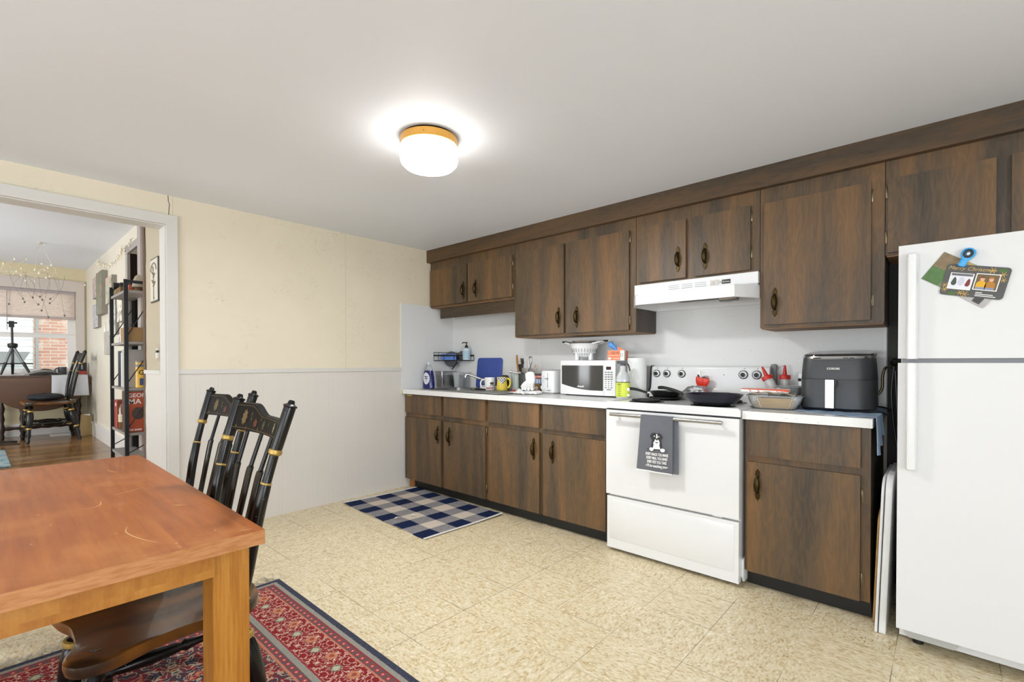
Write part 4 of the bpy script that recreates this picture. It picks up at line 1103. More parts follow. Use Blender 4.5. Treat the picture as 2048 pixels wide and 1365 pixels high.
def glove(label, loc, rz, stand):
    t = thing('rubber_glove', label, 'glove', loc, rz, 'white gloves on the worktop')
    b = B()
    if stand:   # palm flopped forward, cuff standing up
        loft(b, [[(cx + x, cy + y, z) for x, y in se(w, d, 2.2, 20)] for cx, cy, z, w, d in ((.0, .0, .045, .036, .014), (-.002, .012, .075, .040, .018), (-.008, .02, .10, .042, .022), (-.014, .022, .13, .040, .020), (-.006, .02, .145, .022, .010))])
        obj('cuff', b, M_glove, t)
        for k, (dx, L) in enumerate(((-.027, .045), (-.01, .060), (.008, .058), (.025, .045))):
            obj('finger', B().tube(smooth_pts([(dx, .0, .055), (dx * 1.15, -.022, .038), (dx * 1.3 + .004 * k, -.03 - L * .4, .016), (dx * 1.4 + .006 * k, -.035 - L * .6, .010)], 4), [.0125] * 11 + [.008, .006], 10), M_glove, t)
        obj('thumb', B().tube(smooth_pts([(-.030, .01, .07), (-.055, -.005, .045), (-.066, -.015, .02)], 4), .011, 10), M_glove, t)
    else:
        b.grid(lambda u, v: (-.10 + .20 * u, -.05 + .10 * v + .01 * math.sin(u * 9), .006 + .022 * math.sin(u * PI) * math.sin(v * PI) * (1 + .5 * math.sin(u * 14 + v * 6))), 26, 14, thick=-.006)
        obj('palm', b, M_glove, t)
        for k in range(4):
            y = -.038 + .025 * k
            obj('finger', B().tube(smooth_pts([(.08, y, .014), (.115, y + .004 * k, .017), (.145, y + .006 * k - .01, .011)], 4), [.0115] * 7 + [.010, .006], 10), M_glove, t)
        obj('thumb', B().tube(smooth_pts([(.0, -.04, .016), (.03, -.07, .016), (.055, -.078, .011)], 4), .0105, 10), M_glove, t)
    return t
glove('white rubber glove with its cuff standing up, fingers drooping', (1.345, -.375, ZC + .03), math.radians(12), True)
glove('flat white glove lying in front of the toaster', (1.31, -.425, ZC + .001), math.radians(14), False)

# ---- toaster
to = (1.44, -.155, ZC)
to_ = thing('toaster', 'white two-slot toaster between the gloves and microwave', 'toaster', to)
b = B(to); loft(b, [[(1.44 + x, -.155 + y, z) for x, y in se(w, d, 7, 40)] for w, d, z in ((.062, .118, ZC + .008), (.068, .125, ZC + .012), (.070, .127, ZC + .10), (.070, .127, ZC + .165), (.064, .120, ZC + .182), (.05, .106, ZC + .186))])
obj('shell', b, M_white, to_)
obj('base', B(to).box(1.382, 1.498, -.27, -.045, ZC, ZC + .012, .003), plain('#9a9b9c', .4), to_)
b = B(to).box(1.405, 1.425, -.25, -.06, ZC + .1855, ZC + .1875).box(1.455, 1.475, -.25, -.06, ZC + .1855, ZC + .1875); obj('bread_slots', b, M_black, to_)
fy = -.2825
obj('lever_slot', B(to).box(1.4475, 1.4515, fy, fy + .002, ZC + .05, ZC + .165), M_gry, to_)
obj('lever', B(to).box(1.432, 1.456, fy - .016, fy, ZC + .118, ZC + .124, .002), M_gry, to_)
dl = obj('dial', B(to).lathe([(.022, 0), (.02, -.008), (.004, -.009)], (1.402, fy + .002, ZC + .05), 20, 'y'), M_white, to_)
for k in range(4): obj('mark', B(to).box(1.40, 1.412, fy, fy + .001, ZC + .09 + .014 * k, ZC + .092 + .014 * k), M_gry, to_)
text('lettering', 'CUISINART', .008, M_gry, to_, Vector((1.46, fy - .0005, ZC + .028)) - Vector(to))

# ---- microwave, colander, glove box
mo = (1.806, -.17, ZC)
mw = thing('microwave', 'white countertop microwave with dark bowed window', 'microwave', mo)
X0, X1, YM = 1.577, 2.052, -.285; ZM0, ZM1 = ZC + .010, ZC + .262
obj('body', B(mo).box(X0 + .004, X1 - .002, YM + .03, -.035, ZM0, ZM1, .008), M_white, mw)
def bowx(x): return -.022 * (1 - ((x - (X0 + X1) / 2) / ((X1 - X0) / 2)) ** 2)
def front(x0, x1, z0, z1, d, n=14):
    b = B(mo)
    bot = [(x0 + (x1 - x0) * i / n) for i in range(n + 1)]
    rows = []
    for x in bot: rows.append([(x, YM + bowx(x) + d, z0), (x, YM + bowx(x) + d, z1), (x, YM + .034, z1), (x, YM + .034, z0)])
    return loft(b, rows)
XP = 1.967
dr_ = obj('door', front(X0, XP - .001, ZM0, ZM1, 0), M_white, mw)
obj('control_panel', front(XP + .001, X1, ZM0, ZM1, 0), M_white, mw)
pan_ = mw.children[-1]
b = B(mo); n = 24; top_, bo_ = [], []
for i in range(n + 1):
    x = X0 + .014 + (XP - X0 - .020) * i / n; k = i / n
    zb_ = ZM0 + .075 - .040 * math.sin(min(1, k * 1.25) * PI / 2)
    top_.append((x, YM + bowx(x) - .0015, ZM1 - .036)); bo_.append((x, YM + bowx(x) - .0015, zb_))
T1 = [b.bm.verts.new(Vector(p) - b.o) for p in top_]; T2 = [b.bm.verts.new(Vector(p) - b.o) for p in bo_]
for i in range(n): b.bm.faces.new((T1[i], T2[i], T2[i + 1], T1[i + 1]))
win = obj('window', b, (lambda g: g.done(g.mul(lin('#3b3a38'), g.voro(g.objc(), 420) * .25 + .8), .12))(G('dark_microwave_glass')), dr_)
text('lettering', 'Avanti', .022, M_paperw, dr_, Vector((1.775, YM + bowx(1.775) - .0025, ZM0 + .062)) - Vector(mo), shear=.3, bold=.0004)
ds = obj('display', front(1.984, 2.020, ZM1 - .066, ZM1 - .044, -.0015, 4), plain('#2a1a1a', .2), pan_)
text('digits', '3:05', .013, plain('#7a2320', .4), ds, Vector((2.002, YM + bowx(2.0) - .0025, ZM1 - .055)) - Vector(mo))
for r in range(8):
    for q in range(3):
        x = 1.982 + .021 * q; z = ZM1 - .084 - (.0165 * r if r < 4 else .0165 * 4 + .0145 * (r - 4)); bg_ = r < 4 or r == 7 and q != 1
        obj('button', front(x - (.0075 if bg_ else .004), x + (.0075 if bg_ else .004), z - (.0042 if r < 4 else .003), z + (.0042 if r < 4 else .003), -.0025, 4), M_gry, pan_)
obj('start_button', front(1.990, 2.020, ZM1 - .084 - .0165 * 4 - .0145 * 4 - .003, ZM1 - .084 - .0165 * 4 - .0145 * 4 + .004, -.0025, 4), M_gry, pan_)
for x in (X0 + .03, X1 - .03):
    for y in (YM + .05, -.07): obj('foot', B(mo).lathe([(.012, ZC), (.012, ZM0 + .002)], (x, y, 0), 10), M_black, mw)
c = (1.71, -.16); z0 = ZM1 + .0005
col_ = thing('colander', 'white footed colander with slots on top of the microwave', 'colander', (*c, z0))
prof = [(.042, .022), (.065, .03), (.085, .06), (.100, .10), (.109, .125), (.113, .128)]
b = B((*c, z0)).lathe([(r, z0 + z) for r, z in prof] + [(.110, z0 + .13), (.096, z0 + .10), (.081, z0 + .062), (.062, z0 + .034), (.001, z0 + .026)], (*c, 0), 40)
obj('bowl', b, M_white, col_)
b = B((*c, z0))
for k in range(26):
    a = 2 * PI * k / 26
    for (r0, h0, r1, h1) in ((.0895, .066, .0975, .090), (.074, .042, .082, .056)):
        d = Vector((math.cos(a), math.sin(a), 0)); b.tube([Vector((*c, z0)) + d * (r0 + .001) + Vector((0, 0, h0)), Vector((*c, z0)) + d * (r1 + .001) + Vector((0, 0, h1))], .0022, 5)
o = obj('slots', b, plain('#8d8d8c', .6), col_); o['kind'] = 'stuff'
for k in range(4):
    a = PI / 4 + k * PI / 2 + .5
    obj('foot', B((*c, z0)).tube([(c[0] + .075 * math.cos(a), c[1] + .075 * math.sin(a), z0 + .055), (c[0] + .072 * math.cos(a), c[1] + .072 * math.sin(a), z0 + .004)], [.014, .016], 8), M_white, col_)
for s in (-1, 1):
    hd = obj('handle', B((*c, z0)).tube(smooth_pts([(c[0] + s * .10, c[1] - .05, z0 + .127), (c[0] + s * .16, c[1] - .03, z0 + .14), (c[0] + s * .165, c[1] + .03, z0 + .14), (c[0] + s * .10, c[1] + .05, z0 + .127)], 5), .006, 8), M_white, col_)
bw = thing('steel_bowl', 'steel mixing bowl with dark side grips nested in the colander', 'bowl', (*c, z0 + .045))
obj('shell', B((*c, z0 + .045)).lathe([(.04, z0 + .045), (.069, z0 + .075), (.087, z0 + .115), (.098, z0 + .150), (.095, z0 + .150), (.084, z0 + .115), (.066, z0 + .078), (.002, z0 + .05)], (*c, 0), 36), M_steel, bw)
for s in (-1, 1):
    h_ = obj('grip_arm', B((*c, z0 + .045)).tube([(c[0] + s * .095, c[1], z0 + .138), (c[0] + s * .17, c[1], z0 + .146)], .004, 6), M_steel, bw)
    obj('grip', B((*c, z0 + .045)).tube([(c[0] + s * .165, c[1], z0 + .146), (c[0] + s * .205, c[1], z0 + .147)], .0065, 8), M_black, h_)
bo = (2.0, -.16, ZM1 + .0005)
gb = thing('glove_box', 'orange and white box of disposable gloves on the microwave', 'box', bo, math.radians(14))
obj('carton', B().box(-.06, .06, -.055, .055, 0, .072, .002), M_paperw, gb)
obj('orange_panel', B().box(-.0605, .032, -.0562, -.05, .002, .071), M_orange, gb)
obj('orange_side', B().box(.055, .0612, -.02, .054, .002, .071), M_orange, gb)
obj('white_oval', B().lathe([(.012, -.0565), (.011, -.0572)], (-.045, 0, .014), 20, 'y', sx=1, sy=.7), M_paperw, gb)
obj('logo_ring', B().tube([(-.018 + .011 * math.cos(2 * PI * k / 20), -.0572, .054 + .007 * math.sin(2 * PI * k / 20)) for k in range(20)], .0009, 5, True), M_ink, gb)
text('lettering', 'IRIS', .011, M_ink, gb, (.012, -.0568, .054), space=1.3); obj('white_rule', B().box(-.058, .03, -.0567, -.056, .034, .036), M_paperw, gb); obj('white_rule', B().box(-.02, .028, -.0567, -.056, .013, .016), M_paperw, gb)
obj('side_mark', B().tube([(.0422 + .008 * math.cos(2 * PI * k / 18), -.0558, .04 + .012 * math.sin(2 * PI * k / 18)) for k in range(18)], .001, 5, True), M_ink, gb)
obj('lid_flap', B().prism([(-.03, .072), (.05, .072), (.02, .092), (-.0, .10)], -.002, .0, 'xz'), M_orange, gb)
b = B().tube(smooth_pts([(-.01, .0, .068), (-.02, .0, .09), (-.042, .0, .108), (-.058, .0, .12), (-.035, .0, .125)], 5), [.012] * 5 + [.017] * 5 + [.02] * 5 + [.016] * 5 + [.006], 10, flat=.8)
obj('glove_tuft', b, plain('#5b93d6', .5, noise=.2), gb)

# ---- spray bottle, paper towel roll
c = (2.135, -.33)
sp = thing('spray_bottle', 'clear spray bottle with lime green label before the paper towels', 'spray bottle', (*c, ZC), math.radians(38))
o_ = lambda w, d, z: [(x, y, z) for x, y in se(w, d, 2.6, 28)]
obj('body', loft(B(), [o_(.043, .032, 0), o_(.046, .035, .006), o_(.046, .035, .125), o_(.043, .033, .15), o_(.030, .026, .175), o_(.020, .02, .19), o_(.018, .018, .225)]), plain('#bfc2c2', .12, noise=.02), sp)
lb = obj('label', loft(B(), [o_(.0468, .0358, .014), o_(.0468, .0358, .112)], False, False), M_lime, sp)
obj('label_band', loft(B(), [o_(.0472, .0362, .111), o_(.0472, .0362, .116)], False, False), M_ink, sp)
text('lettering', 'ERS', .020, M_ink, lb, (-.028, -.0345, .098)); 
for k in range(5): obj('print_line', B().box(-.041, -.016 - .004 * (k % 2), -.0366 + .010 * 0, -.030, .080 - .014 * k, .0835 - .014 * k), plain('#8d9a34', .5), lb)
obj('white_patch', B().box(.020, .040, -.0335, -.026, .02, .034).box(.022, .040, -.0335, -.026, .055, .075), M_paperw, lb)
hd = obj('trigger_head', B().box(-.028, .030, -.012, .012, .237, .258, .006).lathe([(.018, .215), (.018, .236), (.012, .24)], n=16), M_dgrey, sp)
obj('nozzle', B().box(-.040, -.026, -.009, .009, .24, .258, .003), M_dgrey, hd)
obj('trigger', B().tube(smooth_pts([(.018, 0, .245), (.036, 0, .232), (.044, 0, .205), (.048, 0, .19)], 4), [.007] * 13, 8, flat=.8), M_dgrey, hd)
c = (2.148, -.165); 
pt = thing('paper_towel_roll', 'upright roll of white paper towels left of the stove', 'paper towel', (*c, ZC))
M_quilt = (lambda g: (g.bump(g.voro(g.objc(), 70), .25, .002), g.done('#e6e6e4', .9, spec=.1))[1])(G('quilted_paper'))
obj('roll', B((*c, ZC)).lathe([(.058, ZC + .001), (.060, ZC + .004), (.060, ZC + .276), (.058, ZC + .279), (.022, ZC + .279), (.021, ZC + .02)], (*c, 0), 40), M_quilt, pt)
obj('loose_sheet', B((*c, ZC)).grid(lambda u, v: (c[0] + (.061 + .012 * u) * math.cos(-.9 + u * 1.1), c[1] + (.061 + .010 * u) * math.sin(-.9 + u * 1.1), ZC + .002 + .274 * v), 10, 4, thick=.001), M_quilt, pt)

# ---- pans on the stove
M_non = plain('#3a3b45', .3, .6, noise=.08); M_nin = plain('#2c2c2d', .38, .3, noise=.12)
def skillet(label, c, z, r, h, hand, mat, cat='pan'):
    off = (*c, z); t = thing('skillet', label, cat, off)
    obj('bowl', B(off).lathe([(r * .74, z), (r * .78, z + .003), (r * .94, z + h * .7), (r, z + h), (r + .003, z + h + .002), (r - .003, z + h + .001), (r * .92, z + h * .68), (r * .76, z + .008), (.002, z + .007)], (*c, 0), 56), [mat], t)
    pts = smooth_pts([Vector(p) for p in hand], 5); n = len(pts)
    fe = obj('ferrule', B(off).tube([pts[0], pts[0].lerp(pts[3], 1)], .010, 10), M_chrome, t)
    rad = [.0095 + .0045 * math.sin(min(1, k / n * 1.3) * PI / 2) for k in range(n - 3)]; rad[-1] *= .5
    obj('handle', B(off).tube(pts[3:], rad, 12, flat=.75), M_black, t)
    return t
skillet('large dark nonstick skillet on the front burner of the stove', (2.79, -.48), .937, .157, .048, [(2.636, -.455, .970), (2.60, -.445, .978), (2.54, -.43, .995), (2.47, -.415, 1.007), (2.425, -.40, 1.006)], M_non)
skillet('small black skillet on the rear burner beside the paper towels', (2.395, -.235), .937, .098, .036, [(2.30, -.27, .962), (2.275, -.28, .966), (2.22, -.30, .983), (2.17, -.32, .988), (2.13, -.335, .986)], M_black)
bo_ = (2.615, -.19, .9375)
bp = thing('baking_pan', 'grey metal baking pan at the back of the stove', 'baking pan', bo_)
b = B(bo_); cc = (2.64, -.222)
loft(b, [ring(cc, se(w, d, 8, 36), z) for w, d, z in [(.115, .065, .9385), (.118, .067, .941), (.128, .074, .975), (.138, .08, .977), (.138, .08, .980), (.126, .072, .979), (.116, .066, .944)]])
obj('shell', b, plain('#a7a6a3', .35, .9, noise=.1), bp)
cl_ = thing('produce_tray', 'clear plastic clamshell with dark and white food in the baking pan', 'food tray', (2.60, -.22, .945))
def dome(u, v):
    x = -.085 + .17 * u; y = -.05 + .10 * v; k = (1 - (2 * u - 1) ** 4) * (1 - (2 * v - 1) ** 4)
    return (2.60 + x, -.22 + y, .97 + .045 * k + .004 * math.sin(u * 23) * math.sin(v * 19))
obj('lid', B((2.60, -.22, .945)).grid(dome, 22, 16), CLEAR, cl_)
rr = random.Random(5); 
for mt_, nm, k in ((M_black, 'dark_piece', 5), (M_paperw, 'white_piece', 5), (M_red, 'red_piece', 2)):
    for q in range(k):
        p = (2.60 + rr.uniform(-.055, .055), -.22 + rr.uniform(-.03, .02), .975 + rr.uniform(0, .008))
        obj(nm, B((2.60, -.22, .945)).ball(p, (.014, .011, .009), 8, 6), mt_, cl_)
rm = thing('oven_mitt', 'crumpled red silicone mitt propped at the control panel of the stove', 'mitt', (2.60, -.155, 1.0))
def mit(u, v):
    a = u * 2 * PI; h = v
    r = (.036 + .008 * math.sin(3 * a + 1)) * (.55 + .5 * math.sin(min(1, h * 1.15) * PI * .62))
    return (2.60 + r * math.cos(a) * 1.1, -.150 + r * .45 * math.sin(a), 1.003 + .066 * h + .006 * math.sin(a * 2) * h)
obj('body', B((2.60, -.155, 1.0)).grid(mit, 28, 10, cu=True), plain('#d2301c', .35, noise=.25), rm)
obj('thumb', B((2.60, -.155, 1.0)).tube([(2.62, -.16, 1.01), (2.64, -.165, .985), (2.645, -.165, .975)], [.014, .012, .008], 8), plain('#d2301c', .35, noise=.25), rm)
bb = thing('bottle_brush', 'white brush with a dark grip standing in the red mitt', 'brush', (2.585, -.15, 1.05))
obj('grip', B((2.585, -.15, 1.05)).tube([(2.588, -.15, 1.055), (2.58, -.15, 1.085)], .008, 8), M_ink, bb)
obj('head', B((2.585, -.15, 1.05)).tube([(2.596, -.15, 1.072), (2.586, -.15, 1.106)], [.006, .009], 8), M_paperw, bb)
ms = thing('measuring_spoon', 'steel measuring spoon poking out of the red mitt', 'spoon', (2.62, -.15, 1.05))
obj('bowl', B((2.62, -.15, 1.05)).tube([(2.605, -.158, 1.066), (2.625, -.16, 1.074), (2.64, -.16, 1.070), (2.648, -.16, 1.066)], [.004, .006, .010, .005], 8), M_steel, ms)

# ---- oven towel
wo = (2.545, -.712, .86)
tw = thing('dish_towel', 'grey dish towel with a dog print hanging on the oven handle', 'towel', wo)
M_tow = (lambda g: (g.bump(g.noise(g.objc(), 300, 2), .2, .001), g.done(g.mul(lin('#66676d'), g.noise(g.objc(), 6, 3) * .35 + .82), .85, spec=.2))[1])(G('grey_towel_cotton'))
TXL, TXR = 2.472, 2.660
def tow(u, v):
    x = TXL + (TXR - TXL) * u - .012 * v * (1 - u) * 1.5
    fold = .004 * math.sin(u * 11 + 1.2) * v + .006 * math.sin(u * 4.4 + v) * v
    a = v * 7.0
    if v < .12:
        t = v / .12 * PI; return (x, -.712 + .0135 * math.cos(t) , .852 + .0135 * math.sin(t))
    return (x, -.7265 - .008 - fold * 1.0 + .012 * (1 - v), 0.851 - (v - .12) / .88 * .300 - .006 * (u - .5) * v)
obj('front_panel', B(wo).grid(tow, 30, 40, thick=-.0025), M_tow, tw)
obj('back_panel', B(wo).grid(lambda u, v: (TXL + .03 + (TXR - TXL - .010) * u + .001, -.6965 + .003 * math.sin(u * 8) * v, .846 - .302 * v), 16, 20, thick=-.0025), plain('#74787f', .85, noise=.12), tw)
obj('hem', B(wo).grid(lambda u, v: (lambda p: (p[0], p[1] - .001, p[2] - .005 * v + .002))(tow(u, 1)), 30, 2, thick=.0028), M_paperw, tw)
def onT(x, z, e):
    """towel surface: x offset from centre (m), z height"""
    v = .12 + (0.851 - z) / .300 * .88; u = (2.5685 + x - TXL + .012 * v * 1.5) / (TXR - TXL + .018 * v)
    p = tow(u, v); return Vector((2.5685 + x, p[1] - .0042 - e, z))
def flat(name, pts, mat, e=0., par=None):
    b = B(wo); c_ = (sum(p[0] for p in pts) / len(pts), sum(p[1] for p in pts) / len(pts))
    vs = [b.bm.verts.new(onT(x, z, e) - b.o) for x, z in pts]
    b.bm.faces.new(vs); bmesh.ops.triangulate(b.bm, faces=b.bm.faces[:])
    return obj(name, b, mat, par or tw)
DX, DZ_ = .004, .706
def P2(l): return [(DX + x * .001, DZ_ + z * .001) for x, z in l]
dog = flat('dog_print', P2([(-34, -24), (-31, 0), (-27, 22), (-36, 34), (-42, 42), (-30, 60), (-14, 64), (-2, 60), (14, 64), (26, 56), (36, 38), (28, 36), (24, 26), (27, 4), (31, -22), (24, -32), (-26, -30)]), M_ink)
flat('white_chest', P2([(-24, -28), (-18, -6), (-20, 8), (-12, 14), (6, 10), (18, 12), (16, -4), (22, -26)]), M_paperw, .0006, dog)
flat('white_muzzle', P2([(-16, 12), (-10, 24), (-4, 30), (-3, 56), (3, 58), (6, 30), (14, 22), (17, 10), (8, 2), (-8, 2)]), M_paperw, .0009, dog)
flat('nose', P2([(-5, 32), (-3, 24), (2, 21), (7, 25), (8, 32), (2, 36)]), M_ink, .0014, dog)
flat('mouth', P2([(-11, 18), (-3, 12), (4, 12), (11, 17), (6, 7), (-3, 6)]), M_ink, .0014, dog)
for sx in (-14, 12): flat('eye_patch', P2([(sx - 4, 44), (sx, 40), (sx + 4, 44), (sx, 48)]), M_paperw, .0012, dog)
flat('ledge_line', P2([(-58, -33.5), (58, -33.5), (58, -30.5), (-58, -30.5)]), M_ink, .0003, tw)
for sx in (-30, 34): flat('paw', P2([(sx + 13 * math.cos(i * PI / 7), -30 + 10 * math.sin(i * PI / 7)) for i in range(14)]), M_paperw, .0016, dog)
def tlet(s, z, size, w):
    o = text('lettering', s, size, M_paperw, tw, (0, 0, 0), bold=.0006, ext=.0)
    xs = [v.co.x for v in o.data.vertices]; k = w / (max(xs) - min(xs))
    for v in o.data.vertices: v.co = onT(DX + v.co.x * k, z + v.co.y, .0008) - Vector(wo)
    o.rotation_euler = (0, 0, 0)
for k, s in enumerate(('EVERY SNACK YOU MAKE', 'EVERY MEAL YOU BAKE', 'EVERY BITE YOU TAKE', "~I'll be watching you~")): tlet(s, .648 - .0215 * k, .021, (.128, .120, .110, .128)[k])

# ---- right worktop: loaf pans, bottles, air fryer, cloth
ZR = .9155
def loafpan(label, c, w, d, h, rz, food=True):
    t = thing('loaf_pan', label, 'food container', (*c, ZR), rz)
    b = B(); N = 120
    loft(b, [[(x, y, z) for x, y in se(w * k, d * k, 3.2, N, 44, r)] for k, z, r in ((.72, .0005, .0), (.76, .004, .012), (.93, h * .6, .016), (.98, h * .95, .014), (1.05, h, .0), (1.05, h + .003, 0), (.965, h * .95, .014), (.75, .006, .012))])
    obj('shell', b, CLEAR, t)
    b = B(); loft(b, [[(x, y, z) for x, y in se(w * k, d * k, 3.2, N, 44, .012)] for k, z in ((.73, .008), (.90, h * .75), (.86, h * .82))]); obj('cornbread', b, plain('#dca84c', .8, noise=.15), t)
    return t
loafpan('clear ribbed plastic loaf pan with golden bread left of the air fryer', (3.088, -.405), .130, .098, .070, math.radians(8))
wr = obj('plastic_wrap', B().grid(lambda u, v: (-.11 + .22 * u, -.075 + .15 * v, .004 * math.sin(u * 17 + v * 5) + .004 * math.sin(v * 21) + .010 * math.sin(u * PI)), 24, 16), CLEAR, loc=(3.075, -.40, ZR + .077), rot=(0, 0, .14)); tag(wr, 'crumpled clear plastic wrap over the golden loaf', 'plastic wrap')
cp = thing('food_packet', 'flat white packet with orange-red stripes lying on the loaf pan', 'packet', (3.035, -.37, ZR + .092), math.radians(6))
obj('sleeve', B().box(-.115, .115, -.055, .055, -.004, .012, .003), M_paperw, cp)
M_or = plain('#d4512f', .5, noise=.1)
obj('orange_edge', B().prism([(-.1155, .012), (.1155, .0128), (.1155, -.001), (.06, .005), (-.1155, .0095)], -.0562, -.05, 'xz'), M_or, cp)
for x in (-.075, -.035, .055): obj('orange_stripe', B().prism([(x, .009), (x + .004, .009), (x + .013, -.004), (x + .009, -.004)], -.0564, -.055, 'xz'), M_or, cp)
obj('orange_top', B().box(-.112, .112, -.05, -.035, .0115, .0128), M_or, cp)
dc = thing('deli_tub', 'clear lidded plastic tub behind the striped packet', 'food container', (3.115, -.22, ZR))
obj('tub', B((3.115, -.22, ZR)).lathe([(.05, ZR), (.064, ZR + .108), (.067, ZR + .11), (.062, ZR + .108), (.048, ZR + .004)], (3.115, -.22, 0), 28), CLEAR, dc)
obj('lid', B((3.115, -.22, ZR)).lathe([(.068, ZR + .11), (.069, ZR + .118), (.06, ZR + .116), (.002, ZR + .114)], (3.115, -.22, 0), 28), CLEAR, dc)
obj('contents', B((3.115, -.22, ZR)).lathe([(.046, ZR + .005), (.055, ZR + .075), (.002, ZR + .08)], (3.115, -.22, 0), 24), plain('#a86a56', .7, noise=.3), dc)
def squeeze(label, loc, rot, lv):
    t = thing('squeeze_bottle', label, 'squeeze bottle', loc, 0, 'red-capped squeeze bottles'); t.rotation_euler = rot
    obj('body', B().lathe([(.024, 0), (.028, .004), (.028, .13), (.026, .148), (.022, .15)], n=24), plain('#c3c0bd', .3, noise=.04), t)
    obj('contents', B().lathe([(.0285, .004), (.0285, lv), (.028, lv + .002)], n=24, cap=False), plain('#8f8d8a', .35), t)
    cp = obj('cap', B().lathe([(.031, .148), (.031, .168), (.028, .172), (.012, .174), (.009, .20), (.0055, .228), (.004, .23)], n=22), M_red, t)
    return cp
squeeze('red-capped clear squeeze bottle tipped toward the stove panel', (3.056, -.165, ZR + .013), (0, -.42, 0), .075)
k = squeeze('red-capped clear squeeze bottle standing upright left of the air fryer', (3.064, -.083, ZR + .002), (0, .0, 0), .06)
obj('tether', B().tube(smooth_pts([(-.026, 0, .16), (-.042, 0, .185), (-.036, 0, .21), (-.012, 0, .226), (0, 0, .228)], 5), .0012, 5), M_gry, k)
o = obj('knife_block', B().prism([(-.016, 0), (.016, 0), (.016, .23), (.006, .24), (-.016, .235)], -.014, .014, 'xz', .004), M_gry, loc=(2.994, -.031, ZR)); tag(o, 'narrow grey sharpener standing against the backsplash behind the squeeze bottles', 'sharpener')
wb = thing('white_box', 'slim white box peeking out behind the air fryer', 'box', (3.158, -.10, ZR))
obj('carton', B((3.158, -.10, ZR)).box(3.145, 3.20, -.13, -.03, ZR, ZR + .185, .003), M_white, wb)
obj('knob', B((3.158, -.10, ZR)).ball((3.15, -.134, ZR + .15), .009, 10, 8), M_black, wb)
# air fryer
ao = (3.352, -.22, ZR)
M_af = plain('#3f4144', .42, .25, noise=.03, scale=4)
af = thing('air_fryer', 'charcoal air fryer with steel handle on the short worktop', 'air fryer', ao)
def afs(w, d, z, dy=0, k=5.5): return [(3.352 + x, -.222 + dy + y, z) for x, y in se(w, d, k, 56)]
zb = ZR + .006
obj('foot_ring', loft(B(ao), [afs(.150, .165, zb), afs(.157, .172, zb + .012)]), plain('#1a1b26', .4), af)
obj('body', loft(B(ao), [afs(.158, .173, zb + .012), afs(.1555, .171, zb + .155), afs(.1545, .1705, zb + .157), afs(.1545, .1705, zb + .160), afs(.1555, .1705, zb + .162), afs(.152, .165, zb + .23), afs(.149, .162, zb + .262), afs(.145, .160, zb + .272)]), M_af, af)
obj('drawer_seam', loft(B(ao), [afs(.1565, .172, zb + .1565), afs(.1565, .172, zb + .1595)], False, False), M_black, af)
hd = obj('handle', B(ao).box(3.320, 3.357, -.425, -.391, ZR + .020, ZR + .162, .006), M_steel, af)
obj('handle_side', B(ao).box(3.357, 3.366, -.412, -.391, ZR + .13, ZR + .16, .003), M_black, hd)
def tilt(pts, a=.075): return [(x, y, z + (y + .222) * a) for x, y, z in pts]
obj('silver_trim', loft(B(ao), [tilt(afs(.151, .166, zb + .268, 0, 4)), tilt(afs(.154, .170, zb + .275, 0, 4)), tilt(afs(.150, .167, zb + .286, 0, 4))]), M_steel, af)
obj('top_panel', loft(B(ao), [tilt(afs(.149, .164, zb + .284, 0, 4)), tilt(afs(.1475, .162, zb + .292, 0, 4)), tilt(afs(.138, .15, zb + .295, 0, 4))]), plain('#1c1d1f', .08, noise=.05), af)
b = B(ao)
for x in (3.27, 3.285, 3.40, 3.425): b.box(x - .010, x + .010, -.394, -.388, zb + .2645, zb + .2675)
obj('vent_slots', b, M_black, af)
text('lettering', 'COSORI', .013, M_paperw, af, Vector((3.349, -.3935, ZR + .217)) - Vector(ao), bold=.0005, sx=1.15)
cb_ = obj('power_cord', B(ao).tube(smooth_pts([(3.50, -.12, ZR + .018), (3.545, -.14, ZR + .012), (3.565, -.2, ZR + .0), (3.56, -.32, ZR - .005), (3.53, -.36, ZR + .010), (3.44, -.40, ZR + .008)], 6), .0045, 8), M_black, af)
# blue cloth under and beside it
M_cloth = (lambda g: (g.bump(g.noise(g.objc(), 160, 3), .4, .002), g.done(g.mix(g.noise(g.objc(), 12, 3), '#7f97b4', '#a7bbd0'), .95, spec=.1))[1])(G('blue_terry_cloth'))
bc = thing('blue_towel', 'pale blue cloth under the air fryer hanging off the worktop end', 'towel', (3.4, -.35, ZR))
obj('flat_part', B((3.4, -.35, ZR)).grid(lambda u, v: (3.20 + .342 * u, -.60 + .56 * v + .02 * math.sin(u * 7) * (1 - v) + .11 * (1 - v) * (1 - u), ZR + .0015 + .0018 * (1 + math.sin(u * 23 + v * 9))), 30, 24, thick=-.002), M_cloth, bc)
def hang(u, v):
    y = -.615 + .235 * u; dep = (.165 if u < .36 else .135 if u < .62 else .098)
    return (3.541 + .008 * math.sin(u * 15) * v + .006 * v, y + .01 * math.sin(v * 4), ZR + .004 - dep * v)
obj('hanging_part', B((3.4, -.35, ZR)).grid(hang, 34, 14, thick=-.003), M_cloth, bc)
